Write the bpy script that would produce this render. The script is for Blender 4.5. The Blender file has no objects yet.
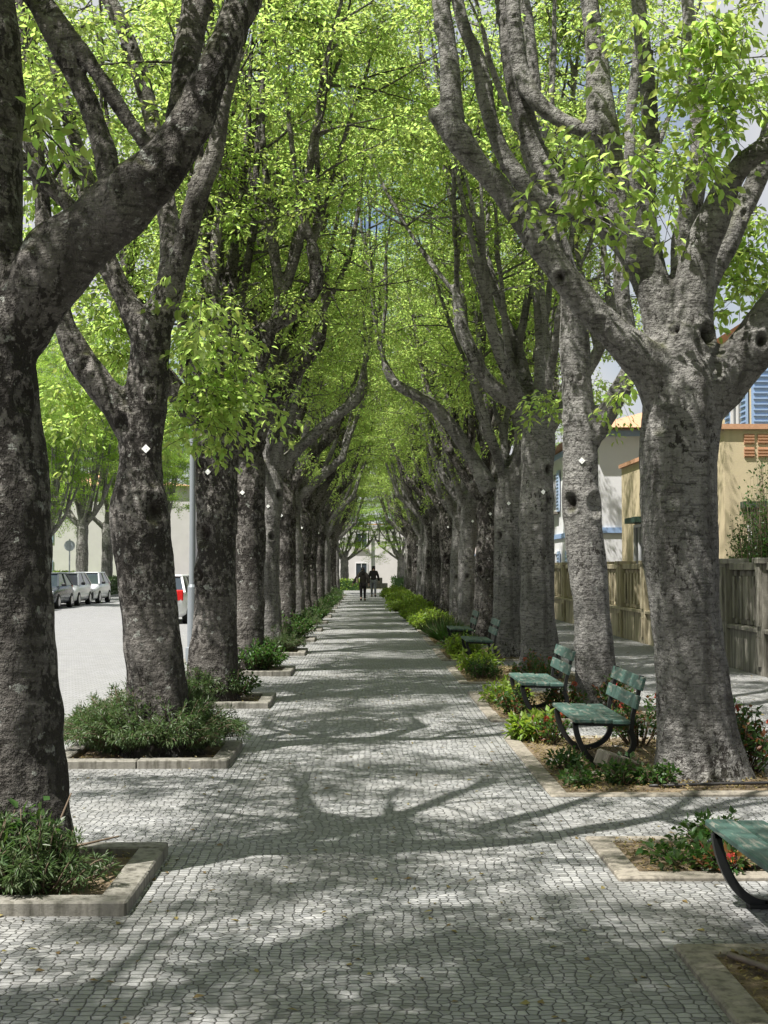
import bpy, math, random
import numpy as np
from mathutils import Vector, Matrix, noise
from mathutils.bvhtree import BVHTree

R = math.radians
scn = bpy.context.scene
COL = scn.collection

# ------------------------------------------------------------------ camera
F = 1400.0
H = 1.65
PITCH = math.atan(55 / F)
YAW = math.atan(18 / F)
cam_d = bpy.data.cameras.new('camera')
cam = bpy.data.objects.new('camera', cam_d)
COL.objects.link(cam)
cam.location = (0, 0, H)
cam.rotation_euler = (R(90) + PITCH, 0, -YAW)
cam_d.sensor_fit = 'VERTICAL'
cam_d.sensor_height = 36.0
cam_d.lens = F / 1024 * 36
cam_d.clip_start = 0.05
cam_d.clip_end = 2000
scn.camera = cam

# ------------------------------------------------------------------ light
SUN_EL = 62.0
SUN_AZ = (-0.80, -0.60)            # towards the sun, on the ground plane
EXPOSURE = 1.06
w = bpy.data.worlds.new('World')
scn.world = w
w.use_nodes = True
nt = w.node_tree
sky = nt.nodes.new('ShaderNodeTexSky')
sky.sky_type = 'NISHITA'
sky.sun_disc = False
sky.dust_density = 2.0
sky.air_density = 1.0
sky.sun_elevation = R(SUN_EL)
sky.sun_rotation = math.atan2(SUN_AZ[0], SUN_AZ[1])
bg = nt.nodes['Background']
bg.inputs['Strength'].default_value = 0.0625
# scattered white cloud over the blue
wtc = nt.nodes.new('ShaderNodeTexCoord')
wno = nt.nodes.new('ShaderNodeTexNoise')
wno.inputs['Scale'].default_value = 2.6
wno.inputs['Detail'].default_value = 6
nt.links.new(wtc.outputs['Generated'], wno.inputs['Vector'])
wrp = nt.nodes.new('ShaderNodeValToRGB')
wrp.color_ramp.elements[0].position = 0.38
wrp.color_ramp.elements[1].position = 0.52
nt.links.new(wno.outputs[0], wrp.inputs[0])
wmx = nt.nodes.new('ShaderNodeMix')
wmx.data_type = 'RGBA'
nt.links.new(wrp.outputs[0], wmx.inputs[0])
nt.links.new(sky.outputs[0], wmx.inputs[6])
wmx.inputs[7].default_value = (5.4, 5.5, 5.7, 1)
nt.links.new(wmx.outputs[2], bg.inputs[0])
sun_d = bpy.data.lights.new('sun', 'SUN')
sun_d.energy = 5.0
sun_d.angle = R(0.5)
sun_d.color = (1.0, 0.965, 0.91)
sun = bpy.data.objects.new('sun', sun_d)
COL.objects.link(sun)
sv = Vector((SUN_AZ[0], SUN_AZ[1], 0)).normalized() * math.cos(R(SUN_EL))
sv.z = math.sin(R(SUN_EL))
sun.rotation_euler = sv.to_track_quat('Z', 'Y').to_euler()
sun.location = (-20, -10, 30)
scn.view_settings.view_transform = 'Standard'
scn.view_settings.look = 'None'
scn.view_settings.exposure = EXPOSURE
scn.view_settings.gamma = 1
scn.view_settings.use_curve_mapping = False
cy = scn.cycles
cy.max_bounces = 7
cy.diffuse_bounces = 4
cy.glossy_bounces = 2
cy.transmission_bounces = 5
cy.transparent_max_bounces = 6
cy.sample_clamp_indirect = 6
cy.use_denoising = True

CR = cam.rotation_euler.to_matrix()


def at(px, py, Y):
    """the point seen at pixel (px, py) at distance Y along the avenue"""
    d = CR @ Vector(((px - 384) / F, (512 - py) / F, -1))
    return np.array([d.x / d.y * Y, Y, H + d.z / d.y * Y])


# ------------------------------------------------------------------ materials
class NT:
    def __init__(s, name):
        s.m = bpy.data.materials.new(name)
        s.m.use_nodes = True
        s.t = s.m.node_tree
        s.b = s.t.nodes['Principled BSDF']
        s.out = s.t.nodes['Material Output']

    def n(s, kind, **kw):
        nd = s.t.nodes.new('ShaderNode' + kind)
        for k, v in kw.items():
            setattr(nd, k, v)
        return nd

    def link(s, a, b):
        s.t.links.new(a, b)

    def co(s, scale=(1, 1, 1), kind='Object'):
        tc = s.n('TexCoord')
        mp = s.n('Mapping')
        mp.inputs['Scale'].default_value = scale
        s.link(tc.outputs[kind], mp.inputs[0])
        return mp.outputs[0]

    def noise(s, co, scale, detail=3, rough=0.55):
        nd = s.n('TexNoise')
        nd.inputs['Scale'].default_value = scale
        nd.inputs['Detail'].default_value = detail
        nd.inputs['Roughness'].default_value = rough
        s.link(co, nd.inputs['Vector'])
        return nd.outputs[0]

    def ramp(s, fac, stops):
        nd = s.n('ValToRGB')
        e = nd.color_ramp.elements
        while len(e) < len(stops):
            e.new(0.5)
        for i, (p, c) in enumerate(stops):
            e[i].position = p
            e[i].color = (c, c, c, 1) if isinstance(c, (int, float)) else (*c, 1)
        s.link(fac, nd.inputs[0])
        return nd.outputs[0]

    def mix(s, fac, a, b, mode='MIX'):
        nd = s.n('Mix', data_type='RGBA', blend_type=mode)
        for inp, v in ((nd.inputs[0], fac), (nd.inputs[6], a), (nd.inputs[7], b)):
            if isinstance(v, (int, float)):
                inp.default_value = v
            elif isinstance(v, tuple):
                inp.default_value = (*v, 1)
            else:
                s.link(v, inp)
        return nd.outputs[2]

    def math(s, op, a, b=0.0, clamp=False):
        nd = s.n('Math', operation=op, use_clamp=clamp)
        for i, v in ((0, a), (1, b)):
            if isinstance(v, (int, float)):
                nd.inputs[i].default_value = v
            else:
                s.link(v, nd.inputs[i])
        return nd.outputs[0]

    def bump(s, h, strength=0.4, dist=0.01):
        nd = s.n('Bump')
        nd.inputs['Strength'].default_value = strength
        nd.inputs['Distance'].default_value = dist
        s.link(h, nd.inputs['Height'])
        s.link(nd.outputs[0], s.b.inputs['Normal'])

    def color(s, c):
        if isinstance(c, tuple):
            s.b.inputs['Base Color'].default_value = (*c, 1)
        else:
            s.link(c, s.b.inputs['Base Color'])

    def rough(s, r, spec=0.3):
        s.b.inputs['Roughness'].default_value = r
        s.b.inputs['Specular IOR Level'].default_value = spec


def plain(name, c, rough=0.6, var=0.15, scale=6.0, metal=0.0, spec=0.4, bump=0.0):
    m = NT(name)
    co = m.co()
    f = m.noise(co, scale, 4)
    a = tuple(max(0, x * (1 - var)) for x in c)
    b = tuple(min(1, x * (1 + var)) for x in c)
    m.color(m.mix(f, a, b))
    m.rough(rough, spec)
    m.b.inputs['Metallic'].default_value = metal
    if bump:
        m.bump(m.noise(co, scale * 8, 3), bump, 0.01)
    return m.m


def bark(name, light, dark, crust, lichen):
    m = NT(name)
    co = m.co()
    big = m.noise(co, 2.2, 4)
    base = m.mix(m.ramp(big, [(0.3, 0), (0.7, 1)]), dark, light)
    # fine rings round the trunk
    wr = m.noise(m.co((5, 5, 48)), 1.0, 4, 0.65)
    base = m.mix(m.ramp(wr, [(0.33, 0.55), (0.5, 1.0), (0.75, 1.25)]), (0, 0, 0), base, 'MIX')
    base = m.mix(m.ramp(wr, [(0.28, 0.45), (0.44, 0.0)]), base, (0.04, 0.036, 0.032))
    pit = m.noise(m.co((1, 1, 1.5)), 42, 3, 0.7)
    base = m.mix(m.ramp(pit, [(0.58, 0.0), (0.68, 0.6)]), base, (0.035, 0.031, 0.028))
    spk = m.noise(m.co((1, 1, 2.5)), 30, 4, 0.75)
    base = m.mix(m.ramp(spk, [(0.56, 0.0), (0.7, 0.55)]), base, (0.42, 0.41, 0.38))
    # dark flakes and crust
    fl = m.noise(m.co((1, 1, 0.65)), 19, 4, 0.7)
    lowf = m.noise(co, 1.3, 2)
    tc = m.n('TexCoord')
    sx = m.n('SeparateXYZ')
    m.link(tc.outputs['Object'], sx.inputs[0])
    hfall = m.math('MULTIPLY', sx.outputs[2], -0.016)
    s = m.math('ADD', m.math('ADD', fl, m.math('MULTIPLY', m.math('SUBTRACT', lowf, 0.5), 0.75)), hfall)
    base = m.mix(m.ramp(s, [(crust, 0.0), (crust + 0.05, 0.92)]), base, (0.022, 0.019, 0.016))
    # pale lichen
    vst = m.noise(m.co((5, 5, 0.45)), 1.0, 4, 0.6)
    base = m.mix(m.ramp(vst, [(0.52, 0.0), (0.66, 0.62)]), base, (0.045, 0.04, 0.035))
    li = m.noise(co, 11, 5, 0.65)
    base = m.mix(m.ramp(li, [(lichen, 0.0), (lichen + 0.03, 0.75)]), base, (0.33, 0.34, 0.31))
    # moss on upper sides
    g = m.n('NewGeometry')
    sn = m.n('SeparateXYZ')
    m.link(g.outputs['Normal'], sn.inputs[0])
    up = m.math('MULTIPLY', m.math('SUBTRACT', sn.outputs[2], 0.25), 1.6, True)
    mo = m.math('MULTIPLY', up, m.ramp(m.noise(co, 5, 4), [(0.45, 0), (0.6, 0.8)]))
    base = m.mix(mo, base, (0.07, 0.075, 0.02))
    vo = m.n('TexVoronoi', feature='F1')
    vo.inputs['Scale'].default_value = 1
    m.link(m.co((20, 20, 30)), vo.inputs['Vector'])
    vs_ = m.math('ADD', vo.outputs['Distance'], m.math('MULTIPLY', pit, 0.5))
    base = m.mix(m.ramp(vs_, [(0.90, 0.0), (1.02, 0.55)]), base, (0.04, 0.036, 0.032))
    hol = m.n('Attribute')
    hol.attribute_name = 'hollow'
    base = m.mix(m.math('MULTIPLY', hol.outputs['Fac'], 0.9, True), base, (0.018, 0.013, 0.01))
    m.color(base)
    m.rough(0.85, 0.2)
    h = m.math('ADD', m.math('SUBTRACT', m.math('MULTIPLY', wr, 0.6), m.math('MULTIPLY', pit, 0.8)), m.math('MULTIPLY', m.ramp(fl, [(0.40, 0), (0.62, 1)]), -0.8))
    h = m.math('SUBTRACT', h, m.math('MULTIPLY', vo.outputs['Distance'], 0.3))
    m.bump(h, 1.0, 0.022)
    return m.m


def leafmat(name, c, t, var=0.35, tr=0.55):
    """thin leaf: reflects and lets light through"""
    m = NT(name)
    g = m.n('NewGeometry')
    rnd = g.outputs['Random Per Island']
    k = m.ramp(rnd, [(0.0, 1 - var), (1.0, 1 + var)])
    hue = m.n('HueSaturation')
    hue.inputs['Color'].default_value = (*c, 1)
    m.link(m.math('ADD', m.math('MULTIPLY', rnd, 0.06), 0.47), hue.inputs['Hue'])
    m.link(m.math('ADD', m.math('MULTIPLY', rnd, var), 1 - var / 2), hue.inputs['Value'])
    hue2 = m.n('HueSaturation')
    hue2.inputs['Color'].default_value = (*t, 1)
    m.link(m.math('ADD', m.math('MULTIPLY', rnd, -0.05), 0.53), hue2.inputs['Hue'])
    m.link(m.math('ADD', m.math('MULTIPLY', rnd, -var), 1 + var / 2), hue2.inputs['Value'])
    m.link(hue.outputs[0], m.b.inputs['Base Color'])
    m.rough(0.42, 0.35)
    tl = m.n('BsdfTranslucent')
    m.link(hue2.outputs[0], tl.inputs[0])
    mx = m.n('MixShader')
    mx.inputs[0].default_value = tr
    m.link(m.b.outputs[0], mx.inputs[1])
    m.link(tl.outputs[0], mx.inputs[2])
    m.link(mx.outputs[0], m.out.inputs[0])
    return m.m


def cobble():
    m = NT('limestone_cobbles')
    tc = m.n('TexCoord')
    P = tc.outputs['Object']
    sx = m.n('SeparateXYZ')
    m.link(P, sx.inputs[0])
    wob = m.n('TexNoise')
    wob.inputs['Scale'].default_value = 2.2
    wob.inputs['Detail'].default_value = 1
    m.link(P, wob.inputs['Vector'])
    off = m.n('VectorMath', operation='MULTIPLY_ADD')
    m.link(wob.outputs[1], off.inputs[0])
    off.inputs[1].default_value = (0.10, 0.10, 0)
    m.link(P, off.inputs[2])

    def stones(vec, sx_, sy_, rnd):
        mp = m.n('Mapping')
        mp.inputs['Scale'].default_value = (1 / sx_, 1 / sy_, 0)
        m.link(vec, mp.inputs[0])
        out = []
        for feat in ('F1', 'DISTANCE_TO_EDGE'):
            v = m.n('TexVoronoi', voronoi_dimensions='2D', feature=feat)
            v.inputs['Scale'].default_value = 1
            v.inputs['Randomness'].default_value = rnd
            m.link(mp.outputs[0], v.inputs['Vector'])
            out.append(v)
        return out[0].outputs['Color'], out[1].outputs['Distance']
    ca, ea = stones(off.outputs[0], .048, .043, .6)
    cb, eb = stones(P, .055, .052, .34)
    ax = m.math('ABSOLUTE', m.math('ADD', sx.outputs[0], -0.1))
    inb = m.math('MULTIPLY', m.math('GREATER_THAN', ax, 0.93), m.math('LESS_THAN', ax, 1.25))
    cell = m.mix(inb, ca, cb)
    edge = m.mix(inb, ea, eb)
    sc = m.n('SeparateColor')
    m.link(cell, sc.inputs[0])
    tone = m.mix(sc.outputs[0], (0.20, 0.205, 0.21), (0.385, 0.385, 0.38))
    tone = m.mix(m.math('GREATER_THAN', sc.outputs[1], 0.9), tone, (0.17, 0.17, 0.17))
    fac = m.ramp(edge, [(0.025, 1.0), (0.065, 0.0)])
    c = m.mix(fac, tone, (0.045, 0.043, 0.038))
    dome = m.ramp(edge, [(0.0, 0.0), (0.16, 1.0)])
    dirt = m.noise(P, 1.1, 5, 0.65)
    c = m.mix(m.ramp(dirt, [(0.35, 0.45), (0.65, 0.0)]), c, (0.16, 0.155, 0.14))
    fine = m.noise(P, 60, 3, 0.7)
    c = m.mix(m.ramp(fine, [(0.3, 0.35), (0.6, 0)]), c, (0.20, 0.195, 0.18))
    m.color(c)
    m.rough(0.62, 0.35)
    h = m.math('ADD', m.math('ADD', m.math('MULTIPLY', fac, -0.8), m.math('MULTIPLY', dome, 0.5)), m.math('ADD', m.math('MULTIPLY', fine, 0.35), m.math('MULTIPLY', sc.outputs[2], 0.5)))
    h = m.math('ADD', h, m.math('MULTIPLY', m.noise(P, 14, 2), 0.9))
    m.bump(h, 0.85, 0.012)
    return m.m


def ground_mat(name, cols, scale=8.0, bump=0.5, rough=0.9):
    m = NT(name)
    co = m.co()
    f = m.noise(co, scale, 6, 0.7)
    c = m.ramp(f, [(0.3, cols[0]), (0.5, cols[1]), (0.7, cols[2])])
    f2 = m.noise(co, scale * 9, 3, 0.7)
    c = m.mix(m.ramp(f2, [(0.35, 0.4), (0.6, 0.0)]), c, tuple(x * 0.4 for x in cols[0]))
    m.color(c)
    m.rough(rough, 0.2)
    m.bump(m.math('ADD', f2, f), bump, 0.02)
    return m.m


def setts(name, c1, c2):
    m = NT(name)
    P = m.co()
    b = m.n('TexBrick')
    b.inputs['Scale'].default_value = 1
    b.inputs['Brick Width'].default_value = 0.14
    b.inputs['Row Height'].default_value = 0.11
    b.inputs['Mortar Size'].default_value = 0.006
    b.inputs['Color1'].default_value = (*c1, 1)
    b.inputs['Color2'].default_value = (*c2, 1)
    b.inputs['Mortar'].default_value = (0.09, 0.09, 0.085, 1)
    m.link(P, b.inputs['Vector'])
    d = m.noise(P, 0.7, 5, 0.65)
    m.color(m.mix(m.ramp(d, [(0.4, 0.35), (0.65, 0)]), b.outputs[0], (0.2, 0.2, 0.19)))
    m.rough(0.7, 0.3)
    m.bump(m.math('MULTIPLY', b.outputs[1], -1), 0.3, 0.01)
    return m.m


def stained(name, c, stain=(0.10, 0.095, 0.07), scale=3.0, rough=0.85):
    """render or concrete with streaks running down"""
    m = NT(name)
    co = m.co((3.2, 3.2, 0.35))
    st = m.noise(co, scale, 5, 0.6)
    f = m.noise(m.co(), 2.0, 4)
    base = m.mix(f, tuple(x * 0.85 for x in c), tuple(min(1, x * 1.1) for x in c))
    m.color(m.mix(m.ramp(st, [(0.46, 0), (0.66, 0.8)]), base, stain))
    m.rough(rough, 0.25)
    m.bump(m.noise(m.co(), 45, 3), 0.35, 0.01)
    return m.m


def bench_paint():
    m = NT('weathered_green_paint')
    co = m.co((14, 2.0, 14))
    f = m.noise(co, 2.2, 5, 0.7)
    base = m.mix(m.noise(m.co(), 9, 3), (0.03, 0.07, 0.058), (0.07, 0.13, 0.11))
    m.color(m.mix(m.ramp(f, [(0.52, 0), (0.60, 0.8)]), base, (0.20, 0.20, 0.17)))
    m.rough(0.55, 0.4)
    m.bump(f, 0.4, 0.006)
    return m.m


M = {}
M['bark'] = bark('grey_smooth_bark', (0.30, 0.288, 0.272), (0.145, 0.139, 0.131), 0.60, 0.66)
M['bark_crust'] = bark('grey_bark_with_black_crust', (0.22, 0.203, 0.187), (0.075, 0.068, 0.06), 0.455, 0.62)
M['leaf'] = leafmat('spring_leaf', (0.11, 0.155, 0.035), (0.53, 0.67, 0.165), 0.7, 0.64)
M['leaf_far'] = leafmat('spring_leaf_beyond', (0.11, 0.18, 0.025), (0.44, 0.62, 0.09))
M['rosemary'] = leafmat('rosemary_leaf', (0.075, 0.11, 0.045), (0.12, 0.2, 0.05), 0.5, 0.3)
M['lime'] = leafmat('yellow_green_leaf', (0.13, 0.19, 0.03), (0.36, 0.5, 0.05), 0.3, 0.4)
M['darkleaf'] = leafmat('deep_green_leaf', (0.04, 0.08, 0.02), (0.10, 0.2, 0.03), 0.5, 0.35)
M['redleaf'] = leafmat('reddish_young_leaf', (0.16, 0.07, 0.03), (0.30, 0.12, 0.04), 0.5, 0.35)
M['petal'] = leafmat('red_petal', (0.50, 0.10, 0.06), (0.4, 0.1, 0.06), 0.3, 0.3)
M['petal_pale'] = leafmat('pale_petal', (0.6, 0.5, 0.25), (0.5, 0.4, 0.2), 0.3, 0.3)
M['litter'] = leafmat('fallen_leaf', (0.20, 0.15, 0.06), (0.2, 0.16, 0.05), 0.7, 0.2)
M['stem'] = plain('woody_stem', (0.13, 0.095, 0.065), 0.85)
M['cobble'] = cobble()
M['road'] = setts('road_setts', (0.27, 0.27, 0.275), (0.21, 0.21, 0.215))
M['earth'] = ground_mat('bare_earth', [(0.10, 0.075, 0.05), (0.17, 0.13, 0.085), (0.27, 0.21, 0.13)], 9)
M['land'] = ground_mat('dry_land', [(0.10, 0.11, 0.06), (0.16, 0.16, 0.09), (0.22, 0.2, 0.13)], 0.6, 0.2)
M['lawn'] = ground_mat('mown_lawn', [(0.10, 0.17, 0.025), (0.14, 0.23, 0.035), (0.18, 0.27, 0.05)], 3, 0.3)
M['kerb'] = stained('granite_kerb', (0.22, 0.208, 0.18), (0.07, 0.065, 0.05), 7)
M['kerb_flat'] = stained('sandstone_kerb', (0.25, 0.225, 0.185), (0.09, 0.08, 0.065), 6)
M['green_paint'] = bench_paint()
M['iron'] = plain('black_iron', (0.012, 0.013, 0.013), 0.5, 0.3, 20, 0.0, 0.5)
M['white_tag'] = plain('white_enamel', (0.85, 0.85, 0.83), 0.4, 0.03)
M['hose'] = plain('dark_hose', (0.03, 0.028, 0.028), 0.5)
M['hose_brown'] = plain('brown_hose', (0.14, 0.11, 0.09), 0.6)
M['wallgrey'] = stained('weathered_concrete', (0.25, 0.235, 0.20), (0.035, 0.032, 0.026), 3.0)
M['wallcream'] = stained('weathered_cream_render', (0.40, 0.35, 0.24), (0.08, 0.07, 0.045), 2.4)
M['yellow'] = stained('cream_yellow_render', (0.50, 0.42, 0.28), (0.42, 0.36, 0.24), 1.5)
M['white'] = plain('white_render', (0.60, 0.60, 0.61), 0.85, 0.10, 1.2, bump=.2)
M['old_white'] = plain('dull_white_render', (0.48, 0.46, 0.46), 0.85, 0.12, 1.2, bump=.2)
M['pinkish'] = stained('pale_pink_render', (0.72, 0.62, 0.60), (0.6, 0.52, 0.5), 1.5)
M['terra'] = plain('terracotta', (0.45, 0.25, 0.15), 0.8, 0.3, 12)
M['blue_paint'] = plain('blue_paint', (0.24, 0.34, 0.52), 0.5, 0.2)
M['pale_blue'] = plain('pale_blue_paint', (0.38, 0.47, 0.62), 0.5, 0.1)
M['greengrey'] = plain('dark_green_shutter', (0.02, 0.045, 0.035), 0.5)
M['gate'] = stained('grey_blue_gate', (0.22, 0.26, 0.28), (0.07, 0.07, 0.07), 3)
M['glass'] = plain('dark_window_glass', (0.03, 0.04, 0.05), 0.08, 0.2, 3, 0.0, 0.8)
M['pole'] = plain('grey_galvanised_steel', (0.22, 0.24, 0.26), 0.45, 0.1, 5, 0.2)
M['car_white'] = plain('white_car_paint', (0.78, 0.79, 0.80), 0.18, 0.02, 2, 0.0, 0.6)
M['car_grey'] = plain('silver_car_paint', (0.60, 0.62, 0.63), 0.2, 0.03, 2, 0.3, 0.6)
M['car_dark'] = plain('dark_car_paint', (0.06, 0.07, 0.08), 0.2, 0.05, 2, 0.2, 0.6)
M['car_blue'] = plain('blue_car_paint', (0.10, 0.20, 0.42), 0.2, 0.05, 2, 0.2, 0.6)
M['rubber'] = plain('black_rubber', (0.012, 0.012, 0.012), 0.8)
M['trim'] = plain('black_plastic', (0.015, 0.015, 0.016), 0.5)
M['rim'] = plain('alloy_rim', (0.5, 0.5, 0.52), 0.3, 0.05, 5, 0.8)
M['lampglass'] = plain('clear_lamp_lens', (0.7, 0.72, 0.75), 0.1, 0.03, 5, 0.3, 0.8)
M['redlens'] = plain('red_tail_lens', (0.6, 0.02, 0.02), 0.15, 0.05, 5, 0.0, 0.6)
M['skin'] = plain('skin', (0.45, 0.28, 0.20), 0.6, 0.05)
M['cloth_dark'] = plain('dark_cloth', (0.022, 0.02, 0.021), 0.9, 0.3, 15)
M['cloth_olive'] = plain('dark_brown_coat', (0.045, 0.038, 0.034), 0.9, 0.3, 15)
M['cloth_grey'] = plain('grey_trousers', (0.16, 0.17, 0.18), 0.9, 0.2, 15)
M['hair'] = plain('dark_hair', (0.015, 0.012, 0.01), 0.6)
M['bag'] = plain('tan_bag', (0.32, 0.26, 0.18), 0.7)
M['rope'] = plain('pale_cord', (0.55, 0.52, 0.45), 0.8)


# ------------------------------------------------------------------ mesh helpers
def np_mesh(name, V, Fc, mat, smooth=True, parent=None):
    """V (n,3) floats, Fc (m,k) ints; one mesh object"""
    me = bpy.data.meshes.new(name)
    V = np.asarray(V, dtype=np.float32)
    Fc = np.asarray(Fc, dtype=np.int32)
    k = Fc.shape[1]
    me.vertices.add(len(V))
    me.vertices.foreach_set('co', V.ravel())
    me.loops.add(Fc.size)
    me.loops.foreach_set('vertex_index', Fc.ravel())
    me.polygons.add(len(Fc))
    me.polygons.foreach_set('loop_start', np.arange(0, Fc.size, k, dtype=np.int32))
    me.update(calc_edges=True)
    if smooth:
        me.polygons.foreach_set('use_smooth', np.ones(len(Fc), dtype=bool))
    me.materials.append(mat)
    o = bpy.data.objects.new(name, me)
    COL.objects.link(o)
    if parent:
        o.parent = parent
    return o


class MB:
    """collects boxes, tubes, prisms; build() links them as ONE mesh object"""

    def __init__(s):
        s.v = []
        s.f = []

    def add(s, vs, fs):
        k = len(s.v)
        s.v += [tuple(float(c) for c in v) for v in vs]
        s.f += [tuple(int(i) + k for i in f) for f in fs]
        return s

    def box(s, c, d, rz=0.0, taper=1.0, bev=0.0):
        cx, cy_, cz = c
        x, y, z = d[0] / 2, d[1] / 2, d[2] / 2
        ca, sa = math.cos(rz), math.sin(rz)
        b = bev
        rings = []
        if b:
            prof = [(-z, b), (-z + b, 0), (z - b, 0), (z, b)]
        else:
            prof = [(-z, 0), (z, 0)]
        vs = []
        for (h, ins) in prof:
            tp = 1 + (taper - 1) * (h + z) / (2 * z)
            X, Y = x * tp - ins, y * tp - ins
            cc = b if b else 0
            pts = [(-X + cc, -Y), (X - cc, -Y), (X, -Y + cc), (X, Y - cc), (X - cc, Y), (-X + cc, Y), (-X, Y - cc), (-X, -Y + cc)] if b else \
                [(-X, -Y), (X, -Y), (X, Y), (-X, Y)]
            n = len(pts)
            for (u, v) in pts:
                vs.append((cx + u * ca - v * sa, cy_ + u * sa + v * ca, cz + h))
        fs = []
        for r in range(len(prof) - 1):
            for i in range(n):
                fs.append((r * n + i, r * n + (i + 1) % n, (r + 1) * n + (i + 1) % n, (r + 1) * n + i))
        fs.append(tuple(range(n - 1, -1, -1)))
        fs.append(tuple(range((len(prof) - 1) * n, len(prof) * n)))
        return s.add(vs, fs)

    def tube(s, pts, rad, sides=10, squash=1.0):
        V_, F_ = tube_arrays(np.array(pts, float), np.array(rad if hasattr(rad, '__len__') else [rad] * len(pts), float), sides)
        return s.add(V_, F_)

    def prism(s, poly, axis, a, b):
        """poly of 2D points extruded along axis from a to b"""
        def p3(u, v, t):
            return (t, u, v) if axis == 'x' else ((u, t, v) if axis == 'y' else (u, v, t))
        n = len(poly)
        vs = [p3(u, v, a) for u, v in poly] + [p3(u, v, b) for u, v in poly]
        fs = [tuple(range(n)), tuple(range(2 * n - 1, n - 1, -1))]
        for i in range(n):
            fs.append((i, i + n, (i + 1) % n + n, (i + 1) % n))
        return s.add(vs, fs)

    def pyramid(s, c, w, h):
        x, y, z = c
        a = w / 2
        return s.add([(x - a, y - a, z), (x + a, y - a, z), (x + a, y + a, z), (x - a, y + a, z), (x, y, z + h)],
                     [(3, 2, 1, 0), (0, 1, 4), (1, 2, 4), (2, 3, 4), (3, 0, 4)])

    def build(s, name, mat, parent=None, smooth=False, bevel=0.0):
        me = bpy.data.meshes.new(name)
        me.from_pydata(s.v, [], s.f)
        me.update()
        import bmesh
        bm = bmesh.new()
        bm.from_mesh(me)
        bmesh.ops.recalc_face_normals(bm, faces=bm.faces)
        bm.to_mesh(me)
        bm.free()
        if smooth:
            for p in me.polygons:
                p.use_smooth = True
        me.materials.append(mat)
        o = bpy.data.objects.new(name, me)
        COL.objects.link(o)
        if parent:
            o.parent = parent
        if bevel:
            md = o.modifiers.new('bevel', 'BEVEL')
            md.width = bevel
            md.segments = 2
        return o


def tag(o, label=None, cat=None, group=None, kind=None):
    if label:
        o['label'] = label
    if cat:
        o['category'] = cat
    if group:
        o['group'] = group
    if kind:
        o['kind'] = kind
    return o


def empty(name, loc, label, cat, group=None, rz=0.0):
    o = bpy.data.objects.new(name, None)
    COL.objects.link(o)
    o.location = loc
    o.rotation_euler = (0, 0, rz)
    o.empty_display_size = 0.2
    return tag(o, label, cat, group)


def copy_tree(o, parent=None):
    c = o.copy()
    COL.objects.link(c)
    c.parent = parent
    for ch in [x for x in list(COL.objects) if x.parent == o]:
        copy_tree(ch, c)
    return c


def structure(name, mb, mat, **kw):
    o = mb.build(name, mat, **kw)
    o['kind'] = 'structure'
    return o


def catmull(pts, step):
    """resample a polyline of rows (x,y,z,r) with a Catmull-Rom curve"""
    P = np.array(pts, float)
    if len(P) < 3:
        P = np.vstack([P[0], (P[0] + P[-1]) / 2, P[-1]])
    Q = np.vstack([2 * P[0] - P[1], P, 2 * P[-1] - P[-2]])
    out = []
    for i in range(1, len(Q) - 2):
        p0, p1, p2, p3 = Q[i - 1], Q[i], Q[i + 1], Q[i + 2]
        n = max(1, int(np.linalg.norm(p2[:3] - p1[:3]) / step))
        for t in np.linspace(0, 1, n, endpoint=False):
            out.append(0.5 * ((2 * p1) + (-p0 + p2) * t + (2 * p0 - 5 * p1 + 4 * p2 - p3) * t * t + (-p0 + 3 * p1 - 3 * p2 + p3) * t ** 3))
    out.append(P[-1])
    out = np.array(out)
    out[:, 3] = np.maximum(out[:, 3], 0.003)
    return out


def tube_arrays(P, rad, sides):
    n = len(P)
    T = np.gradient(P, axis=0)
    T /= np.linalg.norm(T, axis=1)[:, None] + 1e-9
    a = np.array([1.0, 0, 0]) if abs(T[0][0]) < 0.8 else np.array([0, 1.0, 0])
    U = np.zeros((n, 3))
    u = np.cross(T[0], a)
    for i in range(n):
        u = u - T[i] * np.dot(u, T[i])
        u /= np.linalg.norm(u) + 1e-9
        U[i] = u
    W = np.cross(T, U)
    ang = np.linspace(0, 2 * math.pi, sides, endpoint=False)
    V = (P[:, None, :] + rad[:, None, None] * (np.cos(ang)[None, :, None] * U[:, None, :] + np.sin(ang)[None, :, None] * W[:, None, :])).reshape(-1, 3)
    i = np.arange(n - 1)[:, None] * sides
    j = np.arange(sides)[None, :]
    j2 = (j + 1) % sides
    A, B, C_, D = (i + j).ravel(), (i + j2).ravel(), (i + sides + j2).ravel(), (i + sides + j).ravel()
    Fc = np.vstack([np.stack([A, B, C_], 1), np.stack([A, C_, D], 1)])
    V = np.vstack([V, P[0], P[-1]])
    c0, c1 = n * sides, n * sides + 1
    jj = np.arange(sides)
    Fc = np.vstack([Fc, np.stack([np.full(sides, c0), (jj + 1) % sides, jj], 1),
                    np.stack([np.full(sides, c1), (n - 1) * sides + jj, (n - 1) * sides + (jj + 1) % sides], 1)])
    return V, Fc


def join_arrays(lst):
    Vs, Fs, k = [], [], 0
    for V, Fc in lst:
        Vs.append(V)
        Fs.append(Fc + k)
        k += len(V)
    return np.vstack(Vs), np.vstack(Fs)


def norm(a):
    return a / (np.linalg.norm(a, axis=-1, keepdims=True) + 1e-9)


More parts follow.
